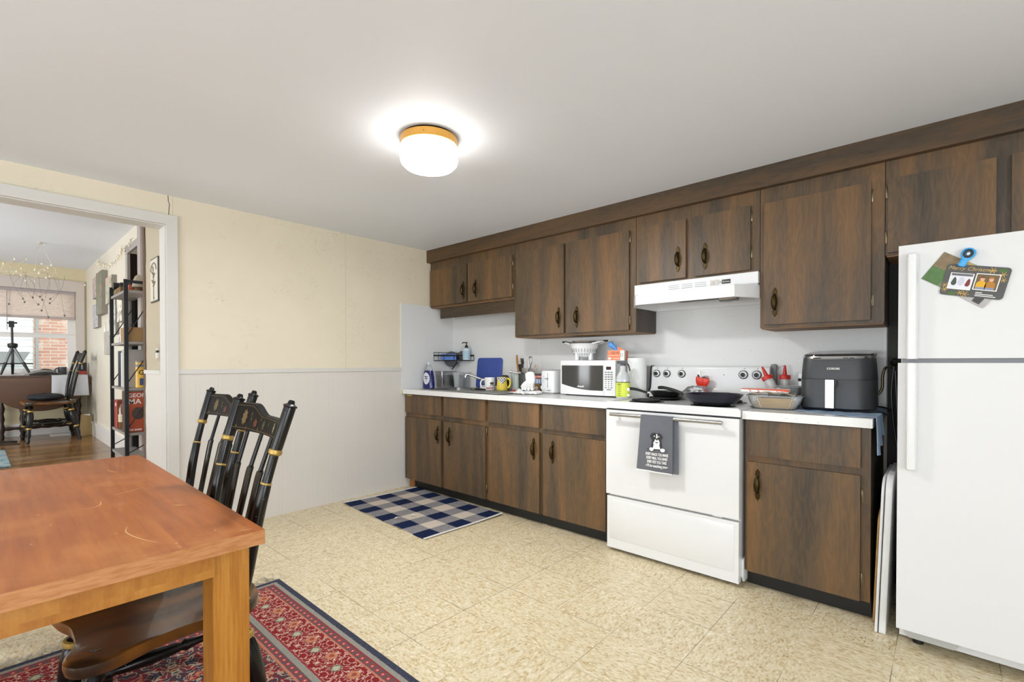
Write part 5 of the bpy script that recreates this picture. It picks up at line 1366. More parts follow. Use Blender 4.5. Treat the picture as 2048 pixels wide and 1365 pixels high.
# gas hose, cord and trays in the gap by the refrigerator
o = obj('gas_hose', B((3.52, -.03, 1.0)).tube(smooth_pts([(3.46, -.035, .985), (3.50, -.034, .995), (3.517, -.032, 1.03), (3.518, -.03, 1.09), (3.53, -.03, 1.135), (3.56, -.055, 1.14)], 6), .0065, 10), plain('#8f7f62', .35, .9), loc=(3.52, -.03, 1.0)); tag(o, 'curved metal hose on the backsplash right of the air fryer', 'hose')
o = thing('hanging_cord', 'black cord and plug hanging in the gap beside the refrigerator', 'cord', (3.572, -.09, 1.12))
obj('plug', B((3.572, -.09, 1.12)).ball((3.57, -.09, 1.165), (.018, .03, .022), 12, 8), M_black, o)
obj('cable', B((3.572, -.09, 1.12)).tube(smooth_pts([(3.57, -.09, 1.15), (3.56, -.1, 1.0), (3.575, -.1, .8), (3.59, -.1, .72), (3.585, -.1, .9), (3.575, -.1, 1.12)], 6), .005, 6), M_black, o)
def tray(name, label, x0, th, y0, y1, z1, lean, mat, rim=True):
    t = thing(name, label, 'tray', (x0, (y0 + y1) / 2, .0), 0)
    t.rotation_euler = (0, lean, 0)
    hy = (y1 - y0) / 2; r = .07; pts = []
    for cy, cz, a0 in ((hy - r, z1 - r, 0), (-hy + r, z1 - r, 90)):
        pts += [(cy + r * math.cos(math.radians(a0 + 15 * k)), cz + r * math.sin(math.radians(a0 + 15 * k))) for k in range(7)]
    r2_ = .012
    for cy, cz, a0 in ((-hy + r2_, r2_, 180), (hy - r2_, r2_, 270)): pts += [(cy + r2_ * math.cos(math.radians(a0 + 30 * k)), cz + r2_ * math.sin(math.radians(a0 + 30 * k))) for k in range(4)]
    obj('panel', B().prism(pts, 0, th, 'yz', .003), mat, t)
    return t
tray('serving_tray', 'thin white tray leaning foremost in the gap left of the refrigerator', 3.547, .010, -.695, -.24, .67, .034, M_white)
t = tray('serving_tray', 'thicker white tray leaning between the thin tray and refrigerator', 3.5605, .024, -.69, -.235, .68, .034, M_white)
tray('wicker_tray', 'tan bamboo tray leaning behind the white trays', 3.532, .008, -.60, -.22, .50, .034, plain('#a8834c', .6, noise=.35, scale=30))

# ---- card, photo and clip on the freezer door
YFr = -.7812
ck = thing('christmas_card', 'dark grey Christmas card with two photos on the freezer door', 'card', (3.845, YFr, 1.465)); ck.rotation_euler = (0, .225, 0)
def rr_(w, h, r, n=6):
    p = []
    for cx, cz, a in ((w - r, h - r, 0), (-w + r, h - r, 90), (-w + r, -h + r, 180), (w - r, -h + r, 270)): p += [(cx + r * math.cos(math.radians(a + 90 * k / n)), cz + r * math.sin(math.radians(a + 90 * k / n))) for k in range(n + 1)]
    return p
def fl(name, pts, y, mat, par, th=.0004): return obj(name, B().prism(pts, y - th, y, 'xz'), mat, par)
fl('card_stock', rr_(.088, .058, .012), -.004, plain('#4b4b49', .5, noise=.05), ck, .0008)
M_gd = plain('#c7a560', .5, noise=.15); M_sn = plain('#dcdde4', .5, noise=.06)
def rect(x0, x1, z0, z1): return [(x0, z0), (x1, z0), (x1, z1), (x0, z1)]
def sheared(x0, x1, z0, z1): return rect(x0, x1, z0, z1)
text('lettering', 'Merry Christmas', .019, M_gd, ck, (-.018, -.0052, .044), shear=.35)
p1 = fl('snow_photo', rect(-.071, -.005, -.034, .027), -.0050, M_paperw, ck)
fl('snow_ground', rect(-.068, -.008, -.031, .016), -.0056, M_sn, p1); fl('dark_house', rect(-.068, -.008, .016, .025), -.0056, plain('#6d6b72', .6, noise=.3), p1)
fl('snowman', [(-.036 + .009 * math.cos(i * PI / 8), -.004 + .016 * math.sin(i * PI / 8)) for i in range(16)], -.0060, plain('#c3c6d2', .6), p1)
fl('figure_in_green_coat', [(-.064, -.012), (-.060, .004), (-.056, .012), (-.051, .004), (-.048, -.012), (-.052, -.02), (-.06, -.02)], -.0062, plain('#3d4a3c', .6), p1)
fl('figure_in_red_coat', [(-.024, -.016), (-.02, .001), (-.015, .009), (-.011, .001), (-.010, -.014), (-.014, -.021), (-.021, -.021)], -.0062, plain('#7d2f2c', .6), p1)
p2 = fl('family_photo', rect(.0, .066, -.030, .031), -.0050, M_paperw, ck)
fl('wood_backdrop', rect(.003, .063, -.027, .028), -.0056, plain('#6d5a3e', .6, noise=.2), p2)
for x, c1, c2_ in ((.020, '#d9a82c', '#7a4a2c'), (.044, '#b07a34', '#a6713c')):
    q = fl('torso', [(x - .014, -.020), (x - .013, -.004), (x - .006, .004), (x + .006, .004), (x + .013, -.004), (x + .014, -.020)], -.0062, plain(c1, .7, noise=.15), p2)
    fl('face', [(x + .0065 * math.cos(i * PI / 8), .011 + .0085 * math.sin(i * PI / 8)) for i in range(16)], -.0066, plain('#d9a888', .6), q)
    fl('hair', [(x + .0075 * math.cos(i * PI / 8), .014 + .0075 * math.sin(i * PI / 8)) for i in range(9)], -.0069, plain(c2_, .7), q)
    fl('jeans', rect(x - .013, x + .013, -.027, -.019), -.0066, plain('#8790a8', .7), q)
for k, (x, z, s) in enumerate(((.040, .044, .012), (.070, .032, .011), (.075, .012, .009), (-.079, -.022, .010), (-.076, -.038, .010), (-.030, -.046, .010), (-.016, -.049, .013))):
    b = B()
    for a in range(6): b.tube([(x, -.0052, z), (x + s * math.cos(a * PI / 3), -.0052, z + s * math.sin(a * PI / 3))], .0011, 4)
    obj('gold_snowflake', b, M_gd, ck)
for x, z in ((.068, .046), (-.052, -.050)): fl('pine_sprig', [(x + (.018 if i % 2 else .011) * math.cos(i * PI / 9), z + (.009 if i % 2 else .005) * math.sin(i * PI / 9)) for i in range(18)], -.0049, plain('#4d6a3c', .7, noise=.3), ck)
for k in range(3): fl('print_line', rect(.012, (.030, .060, .068)[k], -.040 - .006 * k, -.0375 - .006 * k), -.0049, M_paperw, ck)
ph = thing('photo_print', 'colour photo print tucked behind the Christmas card on the freezer', 'photo', (3.80, YFr, 1.490)); ph.rotation_euler = (0, .62, 0)
fl('print', rect(-.088, .088, -.058, .058), -.0008, plain('#6e7a52', .4, noise=.3, scale=30), ph)
fl('green_lawn', rect(-.087, -.03, -.057, .0), -.0014, plain('#4c7038', .5, noise=.35, scale=60), ph); fl('brown_leaves', rect(-.087, -.03, .0, .057), -.0014, plain('#7d6a4c', .5, noise=.5, scale=60), ph); fl('golden_light', rect(-.03, .02, .02, .057), -.0014, plain('#b99a5c', .5, noise=.3), ph)
ph = thing('photo_print', 'pale photo print whose corner shows below the Christmas card', 'photo', (3.845, YFr - .0018, 1.445)); ph.rotation_euler = (0, .66, 0)
fl('print', rect(-.075, .068, -.05, .05), -.0008, plain('#a9a6a4', .4, noise=.25, scale=30), ph); fl('dark_shape', rect(.025, .05, -.045, -.02), -.0014, plain('#3a3a38', .5), ph)
cl = thing('magnet_clip', 'bright blue magnetic clip holding the Christmas card', 'clip', (3.822, YFr - .006, 1.556)); cl.rotation_euler = (0, .42, 0)
out = [(x * .001, z * .001) for x, z in [(-10, -34), (10, -34), (11, -18), (12, -6), (19, 6), (21, 18), (15, 30), (0, 36), (-15, 30), (-21, 18), (-19, 6), (-12, -6), (-11, -18)]]
obj('clip_body', B().prism([(p.x, p.y) for p in smooth_pts([(x, z, 0) for x, z in out], 3, True)], -.014, .0, 'xz', .003), plain('#2f9ad6', .3, noise=.04), cl)
b = B().tube([(.011 * math.cos(2 * PI * k / 24), -.0145, .014 + .0125 * math.sin(2 * PI * k / 24)) for k in range(24)], .004, 8, True)
obj('dark_grommet', b, M_ink, cl); obj('steel_rivet', B().ball((0, -.012, .014), (.007, .004, .009), 12, 8), M_chrome, cl)
# ================================================================ the raised parlor beyond the opening
FZ, NY, WXP, CH = .27, -2.35, -4.60, 2.38
M_pw = plain('#d8d0c0', .5, noise=.04, scale=3); M_pwy = plain('#d3c6a4', .6, noise=.06, scale=3)
def mk_planks():
    g = G('worn_plank_floor'); p = g.pos(); x, y, z = g.xyz(p)
    k = (x / .085).floor(); r = g.white(g.vec(k, 3., 0.)); seam = ((x / .085).mod(1.0) < .035)
    n = g.noise(g.vec(x * 14 + r * 7, y * 1.6 + r * 9, 0.), 2.4, 4, .6)
    col = g.ramp(n * .7 + r * .3, [(.3, '#5a3c1e'), (.5, '#7d5730'), (.7, '#a07646')])
    worn = g.step(g.noise(p, 1.4, 3), .45, .65); col = g.mix(worn * .45, col, '#b39a7c')
    col = g.mix(seam * .6, col, '#3a2614')
    return g.done(col, n * .22 + .08)
struct('floor_parlor', B().box(WXP, -.0, -5.6, NY, FZ - .05, FZ), mk_planks())
struct('trim_6', B().box(-.02, -.001, DY1, DY0, 0, FZ - .002), M_trim)
struct('ceiling_parlor', B().box(WXP, -.14, -5.6, NY, CH, CH + .1), M_ceil)
# passage stub with wainscot, torn plaster edge
b = B().box(-.62, -.14, -2.455, -2.33, FZ - .3, CH)
struct('wall_passage', b, plain('#b3a78f', .5, noise=.05, scale=4))
struct('wainscot_passage', B().box(-.615, -.14, -2.4605, -2.455, FZ, 1.085), M_bead)['kind'] = 'structure'
struct('trim_7', B().box(-.615, -.14, -2.468, -2.455, 1.085, 1.112, .003), M_trim)
rr = random.Random(11); b = B()
prof_l = [(-.600 + rr.uniform(-.004, .012), FZ + (CH - FZ) * k / 46) for k in range(47)]
b.prism(prof_l + [(-.66, CH), (-.66, FZ)], -2.4615, -2.33, 'xz'); struct('trim_8', b, plain('#5a4636', .8, noise=.3, scale=40))
# north wall of the parlor with its dark doorway
b = B().box(WXP, -1.80, NY, NY + .12, FZ - .1, CH).box(-1.80, -1.36, NY, NY + .12, 2.17, CH).box(-1.36, -.62, NY, NY + .12, FZ - .1, CH)
struct('wall_parlor_north', b, M_pw)
b = B().box(-1.89, -1.80, NY - .02, NY, FZ, 2.169, .004).box(-1.36, -1.24, NY - .022, NY, FZ, CH, .004).box(-1.89, -1.361, NY - .021, NY, 2.17, 2.235, .004)
struct('trim_9', b, plain('#a79f9a', .4, noise=.05))
d = struct('door_2', B().box(-1.7999, -1.79, NY + .001, NY + .12, FZ, 2.169).box(-1.37, -1.3601, NY + .001, NY + .12, FZ, 2.169).box(-1.86, -1.80, NY + .12, NY + .9, FZ, 2.3).box(-1.36, -1.30, NY + .12, NY + .9, FZ, 2.3).box(-1.86, -1.30, NY + .9, NY + .95, FZ, 2.3).box(-1.86, -1.30, NY + .12, NY + .9, 2.25, 2.3).box(-1.86, -1.30, NY + .1, NY + .9, FZ - .05, FZ), plain('#2a1a12', .7, noise=.3, spec=.2))
b = B().box(WXP, -1.89, NY - .018, NY, FZ, FZ + .15, .004).box(WXP, -1.89, NY - .026, NY, FZ + .15, FZ + .172, .006); struct('baseboard_north', b, plain('#e2e0dc', .3, noise=.03))
# window wall
WY0, WY1, WZ0, WZ1 = -2.455, -3.65, 1.04, 2.08
b = B().box(WXP - .12, WXP, -5.6, WY1, FZ - .1, CH).box(WXP - .12, WXP, WY0, NY + .12, FZ - .1, CH).box(WXP - .12, WXP, WY1, WY0, FZ - .1, WZ0).box(WXP - .12, WXP, WY1, WY0, WZ1, CH)
struct('wall_parlor_west', b, M_pwy)
struct('baseboard_west', B().box(WXP, WXP + .018, -5.6, NY - .02, FZ, FZ + .15, .004), plain('#e2e0dc', .3, noise=.03))
struct('wall_parlor_south', B().box(WXP, -.14, -5.72, -5.6, FZ - .1, .75).box(WXP, -.14, -5.72, -5.6, 2.1, CH).box(WXP, -3.4, -5.72, -5.6, .75, 2.1).box(-1.0, -.14, -5.72, -5.6, .75, 2.1), M_pw)
win = thing('window_1', 'wide sash window with pleated shade at the end of the parlor', 'window', (WXP, -3.05, 1.5)); win['kind'] = 'structure'
wo_ = (WXP, -3.05, 1.5); WB = lambda: B(wo_)
M_wt = plain('#e6e4e2', .35, noise=.02); M_wc = plain('#c9bfb6', .45, noise=.03)
b = WB().box(WXP, WXP + .022, WY0, -2.372, .9, WZ1 + .14, .003).box(WXP, WXP + .022, WY1 - .1, WY1, .9, WZ1 + .14, .003).box(WXP, WXP + .023, WY1, WY0, WZ1, WZ1 + .14, .003)
obj('window_frame', b, M_wc, win)
obj('window_sill', WB().box(WXP - .02, WXP + .05, WY1 - .1, WY0 + .07, WZ0 - .03, WZ0, .004), M_wt, win)
def sash(z0, z1, x):
    b = WB(); s_ = .05
    b.box(x, x + .03, WY0 - .075, WY0, z0, z1).box(x, x + .03, WY1, WY1 + .075, z0, z1).box(x, x + .0295, WY1 + .075, WY0 - .075, z0, z0 + s_).box(x, x + .0295, WY1 + .075, WY0 - .075, z1 - s_ * .8, z1)
    f_ = obj('sash', b, M_wt, win)
    obj('pane', WB().box(x + .012, x + .016, WY1 + .07, WY0 - .07, z0 + s_, z1 - s_ * .8), GLASS, f_)
sash(WZ0, 1.52, WXP - .05); sash(1.49, WZ1, WXP - .09)
g = G('pleated_shade'); x, y, z = g.xyz(g.objc()); pl_ = (z / .021).pp(.5) * 2.0
M_sh = g.done(g.mix(pl_, '#f0e4dd', '#faf4f0'), .8)
tr_ = g.node('ShaderNodeBsdfTranslucent', Color='#fbf1ea'); mx = g.node('ShaderNodeMixShader'); mx.inputs[0].default_value = .55
g.nt.links.new(g.bsdf.outputs[0], mx.inputs[1]); g.nt.links.new(tr_.outputs[0], mx.inputs[2]); g.nt.links.new(mx.outputs[0], g.nt.nodes['Material Output'].inputs[0])
bo_ = (WXP - .015, -3.05, 1.9)
bl = thing('window_shade', 'cream pleated shade half lowered in the parlor window', 'blind', bo_)
zs = [1.745 + .0105 * k for k in range(31)]
obj('pleats', B(bo_).grid(lambda u, v: (WXP - .022 + .008 * (int(round(v * 30)) % 2), WY1 + .01 + (WY0 - .02 - WY1) * u, 1.745 + .315 * v), 2, 31, thick=.001), M_sh, bl)
obj('head_rail', B(bo_).box(WXP - .035, WXP - .004, WY1 + .005, WY0 - .005, 2.045, 2.078, .003), plain('#a99fa2', .5), bl)
obj('bottom_rail', B(bo_).box(WXP - .03, WXP - .008, WY1 + .01, WY0 - .01, 1.718, 1.748, .003), plain('#b3a7a3', .5), bl)
obj('wand', B(bo_).tube([(WXP + .005, -3.07, 2.05), (WXP + .005, -3.07, 1.56)], .004, 6), plain('#8f8f92', .4), bl)
# neighbouring house seen through the panes
def mk_brick():
    g = G('weathered_brick'); p = g.pos(); x, y, z = g.xyz(p)
    n = g.node('ShaderNodeTexBrick', Vector=g.vec(y, z, 0.), Color1='#b5745c', Color2='#c58a72', Mortar='#c9beb2', Scale=1.0)
    n.inputs['Mortar Size'].default_value = .006; n.inputs['Brick Width'].default_value = .20; n.inputs['Row Height'].default_value = .055
    c = E(g, n.outputs[0]); pale = g.step(g.noise(p, 5, 3), .52, .66)
    return g.done(g.mix(pale * .6, c, '#d6c7ba'), .9)
def mk_siding():
    g = G('white_clapboard'); p = g.pos(); x, y, z = g.xyz(p); s_ = (z / .11).mod(1.0)
    return g.done(g.mix((s_ < .1), '#eeeff0', '#b9bcc0'), .6)
ex = struct('exterior_house', B().box(-7.9, -7.5, -2.70, -1.6, -1, 5), mk_brick())
struct('exterior_siding', B().box(-7.95, -7.55, -6, -2.70, -1, 5), mk_siding())
ds = struct('exterior_downspout', B().box(-7.50, -7.46, -2.68, -2.645, -1, 5, .008), plain('#8d8f90', .5))
struct('exterior_roof', B().prism([(-3.6, 1.0), (-2.85, 1.16), (-2.76, 1.34), (-3.6, 1.34)], -7.4, -7.1, 'yz'), plain('#7c7d80', .8, noise=.2))
struct('exterior_ground', B().box(-12, WXP - .14, -8, 2, -1.1, -1.0), plain('#8a9080', .9, noise=.2))

# ---------------------------------------------------------------- picture, switch on the passage wall
po_ = (-.285, -2.457, 1.736)
pc = thing('framed_print', 'narrow tall botanical print in the passage beside the opening', 'picture', po_)
obj('frame', B(po_).box(-.392, -.176, -2.466, -2.457, 1.585, 1.888, .002), plain('#4d4a44', .5), pc)
sh_ = obj('print_sheet', B(po_).box(-.384, -.184, -2.4675, -2.465, 1.594, 1.879), plain('#cfc8b8', .6, noise=.04), pc)
b = B(po_).tube([(-.285, -2.469, 1.62), (-.28, -2.469, 1.70), (-.29, -2.469, 1.80)], .003, 5)
for dx, z, s in ((-.05, 1.80, 1), (.04, 1.78, 1), (-.04, 1.74, 1), (.05, 1.72, 1), (-.015, 1.83, 1)): b.tube([(-.285, -2.469, z - .03), (-.285 + dx, -2.469, z)], .006, 5, flat=.3)
obj('botanical_drawing', b, plain('#8a8474', .7, noise=.2), sh_); obj('red_bloom', B(po_).ball((-.275, -2.469, 1.715), (.02, .001, .018), 10, 6), plain('#a8604c', .7), sh_)
obj('arched_lettering', B(po_).tube([(-.285 + .075 * math.cos(PI * k / 12), -2.469, 1.80 + .05 * math.sin(PI * k / 12) + .004 * (k % 2)) for k in range(13)], .004, 5), plain('#8a8474', .7), sh_); obj('seal', B(po_).ball((-.285, -2.469, 1.612), (.014, .001, .012), 10, 6), plain('#5d584e', .7), sh_)
so_ = (-.205, -2.457, 1.237)
sw = thing('light_switch', 'pale double switch plate with a dark key hook on the passage wall', 'switch', so_)
obj('plate', B(so_).box(-.255, -.158, -2.461, -2.457, 1.18, 1.296, .002), plain('#a89d88', .4), sw)
obj('toggle', B(so_).box(-.222, -.205, -2.472, -2.461, 1.196, 1.235, .002), M_paperw, sw); obj('hook', B(so_).tube([(-.235, -2.466, 1.238), (-.20, -2.468, 1.245), (-.185, -2.470, 1.238)], .006, 6), M_black, sw); obj('toggle', B(so_).box(-.222, -.205, -2.468, -2.461, 1.252, 1.262, .002), M_paperw, sw)

# ---------------------------------------------------------------- open metal shelf and its contents
SXA, SXB, SYA, SYB = -1.585, -.965, -2.514, -2.366
sho = ((SXA + SXB) / 2, (SYA + SYB) / 2, FZ)
shf = thing('shelf_unit', 'narrow open black metal shelf with grey boards just inside the parlor', 'shelf', sho)
M_met = plain('#1f2024', .45, .3, noise=.1); M_brd = plain('#8f8984', .5, noise=.1)
for x in (SXA, SXB):
    for y in (SYA, SYB): obj('post', B(sho).box(x - .0125, x + .0125, y - .0125, y + .0125, FZ, 1.815), M_met, shf)
b = B(sho).box(SXA, SXB, SYB - .008, SYB + .004, 1.79, 1.812).box(SXB - .006, SXB + .006, SYA, SYB, 1.79, 1.812).box(SXA - .006, SXA + .006, SYA, SYB, 1.79, 1.812)
obj('top_rail', b, M_met, shf)
LEV = [.42, .612, .966, 1.331, 1.735]
for z in LEV: obj('shelf_board', B(sho).box(SXA - .005, SXB + .005, SYA - .005, SYB + .005, z - .02, z, .002), M_brd, shf)
for z0, z1 in zip([FZ] + LEV, LEV):
    if z1 - z0 > .17: obj('brace', B(sho).tube([(SXB + .002, SYA, z0 + .03), (SXB + .002, SYB, z1 - .08)], .004, 6), M_met, shf); obj('brace', B(sho).tube([(SXA + .002, SYA, z0 + .03), (SXA + .002, SYB, z1 - .08)], .004, 6), M_met, shf)
def bk(name, label, x0, x1, y0, y1, z0, z1, mat, cat='book', group=None):
    t = thing(name, label, cat, ((x0 + x1) / 2, (y0 + y1) / 2, z0), 0, group)
    t['_'] = 0; del t['_']
    o = obj('cover', B(t.location).box(x0, x1, y0, y1, z0, z1, .002, 1), mat, t)
    return t
G4 = 'books and bottle on the second shelf'
M_brn = plain('#4a3022', .5, noise=.15)
t = bk('book', 'large brick-red novel standing cover outward on the shelf', -1.19, -1.005, -2.508, -2.37, LEV[1] + .001, LEV[1] + .325, M_brn)
lc = t.location
cv = obj('front_cover', B(lc).box(-1.006, -1.001, -2.507, -2.371, LEV[1] + .003, LEV[1] + .322), plain('#b04a26', .5, noise=.18, scale=20), t)
obj('page_block', B(lc).box(-1.186, -1.01, -2.505, -2.374, LEV[1] + .322, LEV[1] + .329), plain('#b9b2a2', .7), t)
def side_text(s, size, par, y, z, x, org): return text('lettering', s, size, M_paperw, par, Vector((x, y, z)) - Vector(org), (PI / 2, 0, PI / 2), align='LEFT', bold=.0006)
side_text('GEOR', .043, cv, -2.502, LEV[1] + .292, -1.0, lc); side_text('MA', .058, cv, -2.500, LEV[1] + .243, -1.0, lc); side_text('THE GAME', .018, cv, -2.500, LEV[1] + .02, -1.0, lc)
b = B(lc).ball((-1.001, -2.435, LEV[1] + .15), (.002, .042, .05), 20, 10); obj('dark_emblem', b, plain('#4c3b33', .6, noise=.4, scale=60), cv)
t = bk('book', 'small red book at the far end of the second shelf', -1.565, -1.42, -2.505, -2.38, LEV[1] + .001, LEV[1] + .235, plain('#8f3a28', .5, noise=.1)); text('lettering', 'EN', .04, M_paperw, t, (.02, -.0655, .195), bold=.0006)
t = bk('book', 'pale grey book behind the bottle on the second shelf', -1.40, -1.24, -2.42, -2.39, LEV[1] + .001, LEV[1] + .28, plain('#98958a', .6, noise=.1))
c = (-1.33, -2.47); bt = thing('whiskey_bottle', 'bottle with cream label between red book and big novel', 'bottle', (*c, LEV[1]))
obj('glass', B((*c, LEV[1])).lathe([(.04, LEV[1] + .001), (.042, LEV[1] + .17), (.03, LEV[1] + .20), (.015, LEV[1] + .215), (.015, LEV[1] + .25)], (*c, 0), 18), plain('#6b4526', .15, noise=.2), bt)
obj('label', B((*c, LEV[1])).lathe([(.0428, LEV[1] + .06), (.0428, LEV[1] + .125)], (*c, 0), 18, cap=False), plain('#cdbfa2', .6, noise=.2), bt); obj('cap', B((*c, LEV[1])).lathe([(.017, LEV[1] + .235), (.017, LEV[1] + .262)], (*c, 0), 14), plain('#c9b48a', .5), bt)
t = bk('album', 'dark blue album with an orange picture facing the parlor', -1.54, -1.27, -2.48, -2.45, LEV[2] + .001, LEV[2] + .30, plain('#1f2a3d', .35, noise=.2), 'book'); obj('orange_picture', B(t.location).box(-1.36, -1.29, -2.4815, -2.479, LEV[2] + .19, LEV[2] + .26), plain('#8a4a2c', .5, noise=.4, scale=30), t)
t = bk('book', 'slim white book between dark album and grey book', -1.24, -1.20, -2.505, -2.38, LEV[2] + .001, LEV[2] + .28, plain('#d9d6d2', .6, noise=.05))
t = bk('book', 'large pale grey book behind the yellow canister', -1.18, -1.08, -2.508, -2.37, LEV[2] + .001, LEV[2] + .305, plain('#b3aeab', .6, noise=.1)); text('lettering', 'T H E  . . . . . .', .010, M_gry, t, (.051, -.062, .215), (PI / 2, 0, PI / 2), align='LEFT')
c = (-1.01, -2.415); yc = thing('canister', 'yellow canister standing on the third shelf', 'canister', (*c, LEV[2]))
obj('tube', B((*c, LEV[2])).lathe([(.036, LEV[2] + .001), (.036, LEV[2] + .20)], (*c, 0), 24), plain('#d9a926', .4, noise=.08), yc); obj('lid', B((*c, LEV[2])).lathe([(.038, LEV[2] + .20), (.038, LEV[2] + .212), (.002, LEV[2] + .213)], (*c, 0), 24), plain('#8c8578', .5), yc)
obj('grey_band', B((*c, LEV[2])).lathe([(.0365, LEV[2] + .165), (.0365, LEV[2] + .185)], (*c, 0), 24, cap=False), M_gry, yc); text('lettering', 'G', .05, M_ink, yc, (.0365, -.004, .12), (PI / 2, 0, PI / 2), bold=.001); obj('blue_panel', B((*c, LEV[2])).box(c[0] + .034, c[0] + .0372, -2.43, -2.405, LEV[2] + .02, LEV[2] + .075), plain('#3c4c70', .5), yc)
bx = bk('cardboard_box', 'open brown cardboard box on the fourth shelf', -1.22, -.99, -2.508, -2.37, LEV[3] + .001, LEV[3] + .115, plain('#9a7a52', .8, noise=.08), 'box')
jt = thing('ink_jar', 'white jar beside the cardboard box on the fourth shelf', 'jar', (-1.33, -2.47, LEV[3])); obj('body', B((-1.33, -2.47, LEV[3])).lathe([(.03, LEV[3] + .001), (.03, LEV[3] + .07), (.02, LEV[3] + .08)], (-1.33, -2.47, 0), 16), plain('#b9bcc0', .3), jt); obj('lid', B((-1.33, -2.47, LEV[3])).lathe([(.022, LEV[3] + .08), (.022, LEV[3] + .10)], (-1.33, -2.47, 0), 16), M_gry, jt)
o = obj('tape_dispenser', B().lathe([(.012, -.012), (.03, -.012), (.03, .012), (.012, .012)], n=20, axis='y'), M_dgrey, loc=(-1.44, -2.47, LEV[3] + .031)); tag(o, 'dark tape roll at the far end of the fourth shelf', 'tape')
o = thing('black_bottle', 'slim black bottle behind the white jar on the fourth shelf', 'bottle', (-1.26, -2.43, LEV[3])); obj('body', B((-1.26, -2.43, LEV[3])).lathe([(.016, LEV[3] + .001), (.016, LEV[3] + .13), (.01, LEV[3] + .16)], (-1.26, -2.43, 0), 14), M_black, o)
o = thing('wooden_tray', 'wooden crate of small things on the top shelf', 'crate', (-1.32, -2.44, LEV[4])); obj('crate_wall', B((-1.32, -2.44, LEV[4])).box(-1.50, -1.24, -2.505, -2.40, LEV[4] + .001, LEV[4] + .055, .002), plain('#6d4f2a', .6, noise=.2), o); obj('green_label', B((-1.32, -2.44, LEV[4])).box(-1.49, -1.40, -2.507, -2.504, LEV[4] + .02, LEV[4] + .05), plain('#6f6a2c', .6), o)
o = thing('camera', 'black camera lying on the crate of the top shelf', 'camera', (-1.42, -2.45, LEV[4] + .057)); obj('body', B((-1.42, -2.45, LEV[4] + .057)).box(-1.52, -1.33, -2.49, -2.42, LEV[4] + .057, LEV[4] + .10, .01), M_black, o); obj('lens', B((-1.42, -2.45, LEV[4] + .057)).lathe([(.03, -.06), (.03, 0)], (-1.45, -2.46, LEV[4] + .08), 16, 'y'), M_black, o)
o = thing('desk_lamp', 'small cream dome lamp at the near end of the top shelf', 'lamp', (-1.03, -2.42, LEV[4])); obj('shade', B((-1.03, -2.42, LEV[4])).lathe([(.045, LEV[4] + .035), (.04, LEV[4] + .08), (.025, LEV[4] + .12), (.008, LEV[4] + .135)], (-1.03, -2.42, 0), 20), plain('#a79c88', .6), o); obj('base', B((-1.03, -2.42, LEV[4])).lathe([(.03, LEV[4] + .001), (.028, LEV[4] + .02), (.01, LEV[4] + .04)], (-1.03, -2.42, 0), 16), plain('#6d4a30', .5), o)
o = obj('red_figurine', B().lathe([(.02, 0), (.022, .03), (.012, .045), (.014, .055), (.003, .065)], n=14), plain('#a8543a', .5, noise=.3), loc=(-1.13, -2.46, LEV[4] + .001)); tag(o, 'small reddish figurine beside the dome lamp on the top shelf', 'figurine')

# ---------------------------------------------------------------- canvases and lights on the parlor wall
def canvas(label, x0, x1, z0, z1, th, c1, c2, c3, sc):
    g = G('canvas_paint'); p = g.objc(); n = g.noise(p, sc, 3, .6, 1.5)
    mt = g.done(g.ramp(n, [(.36, c1), (.5, c2), (.63, c3)]), .7)
    lc = ((x0 + x1) / 2, NY - th / 2 - .001, (z0 + z1) / 2); t = thing('canvas_picture', label, 'painting', lc)
    obj('stretcher', B(lc).box(x0, x1, NY - th, NY - .001, z0, z1, .002), plain('#8f8a80', .7), t)
    obj('painted_face', B(lc).box(x0 + .002, x1 - .002, NY - th - .0015, NY - th + .001, z0 + .002, z1 - .002), mt, t)
canvas('small patterned canvas at upper far end of the parlor wall', -3.80, -3.47, 1.925, 2.165, .03, '#7d6a66', '#c9bfba', '#a9786a', 22)
canvas('tall canvas with orange top corner, thickest on the parlor wall', -3.37, -2.98, 1.70, 2.17, .05, '#8e8c80', '#6f7a68', '#b98a6e', 10)
canvas('pink and green canvas partly hidden behind the shelf top', -2.82, -2.45, 1.78, 2.055, .04, '#c98f7c', '#b8b6a4', '#6d8070', 8)
canvas('small grey floral canvas below the patterned one', -3.81, -3.42, 1.575, 1.85, .03, '#8c8a8e', '#c4c2c4', '#a09c9c', 20)
canvas('plain grey canvas lowest on the wall beside the shelf post', -3.06, -2.70, 1.255, 1.50, .025, '#a39d95', '#b3ada5', '#9a948c', 3)
canvas('grey and white canvas seen between shelf posts', -2.70, -2.34, 1.45, 1.80, .03, '#a9a7a2', '#d2d2cc', '#8c8c88', 5)
canvas('black and white striped canvas seen through the shelf', -2.25, -2.0, 1.56, 1.80, .03, '#d9d3c2', '#e2ddcf', '#5d5a50', 7)
o = obj('paper_star', B().prism([(-.10, -.16), (.10, -.15), (-.02, .16)], -.008, 0, 'xz'), M_paperw, loc=(-3.12, NY - .002, 1.46)); tag(o, 'folded white paper triangle pinned below the tall canvas', 'paper')
M_wire = plain('#cfc8b8', .5, noise=.05); M_bulb = plain('#e8e0c8', .3, noise=.05)
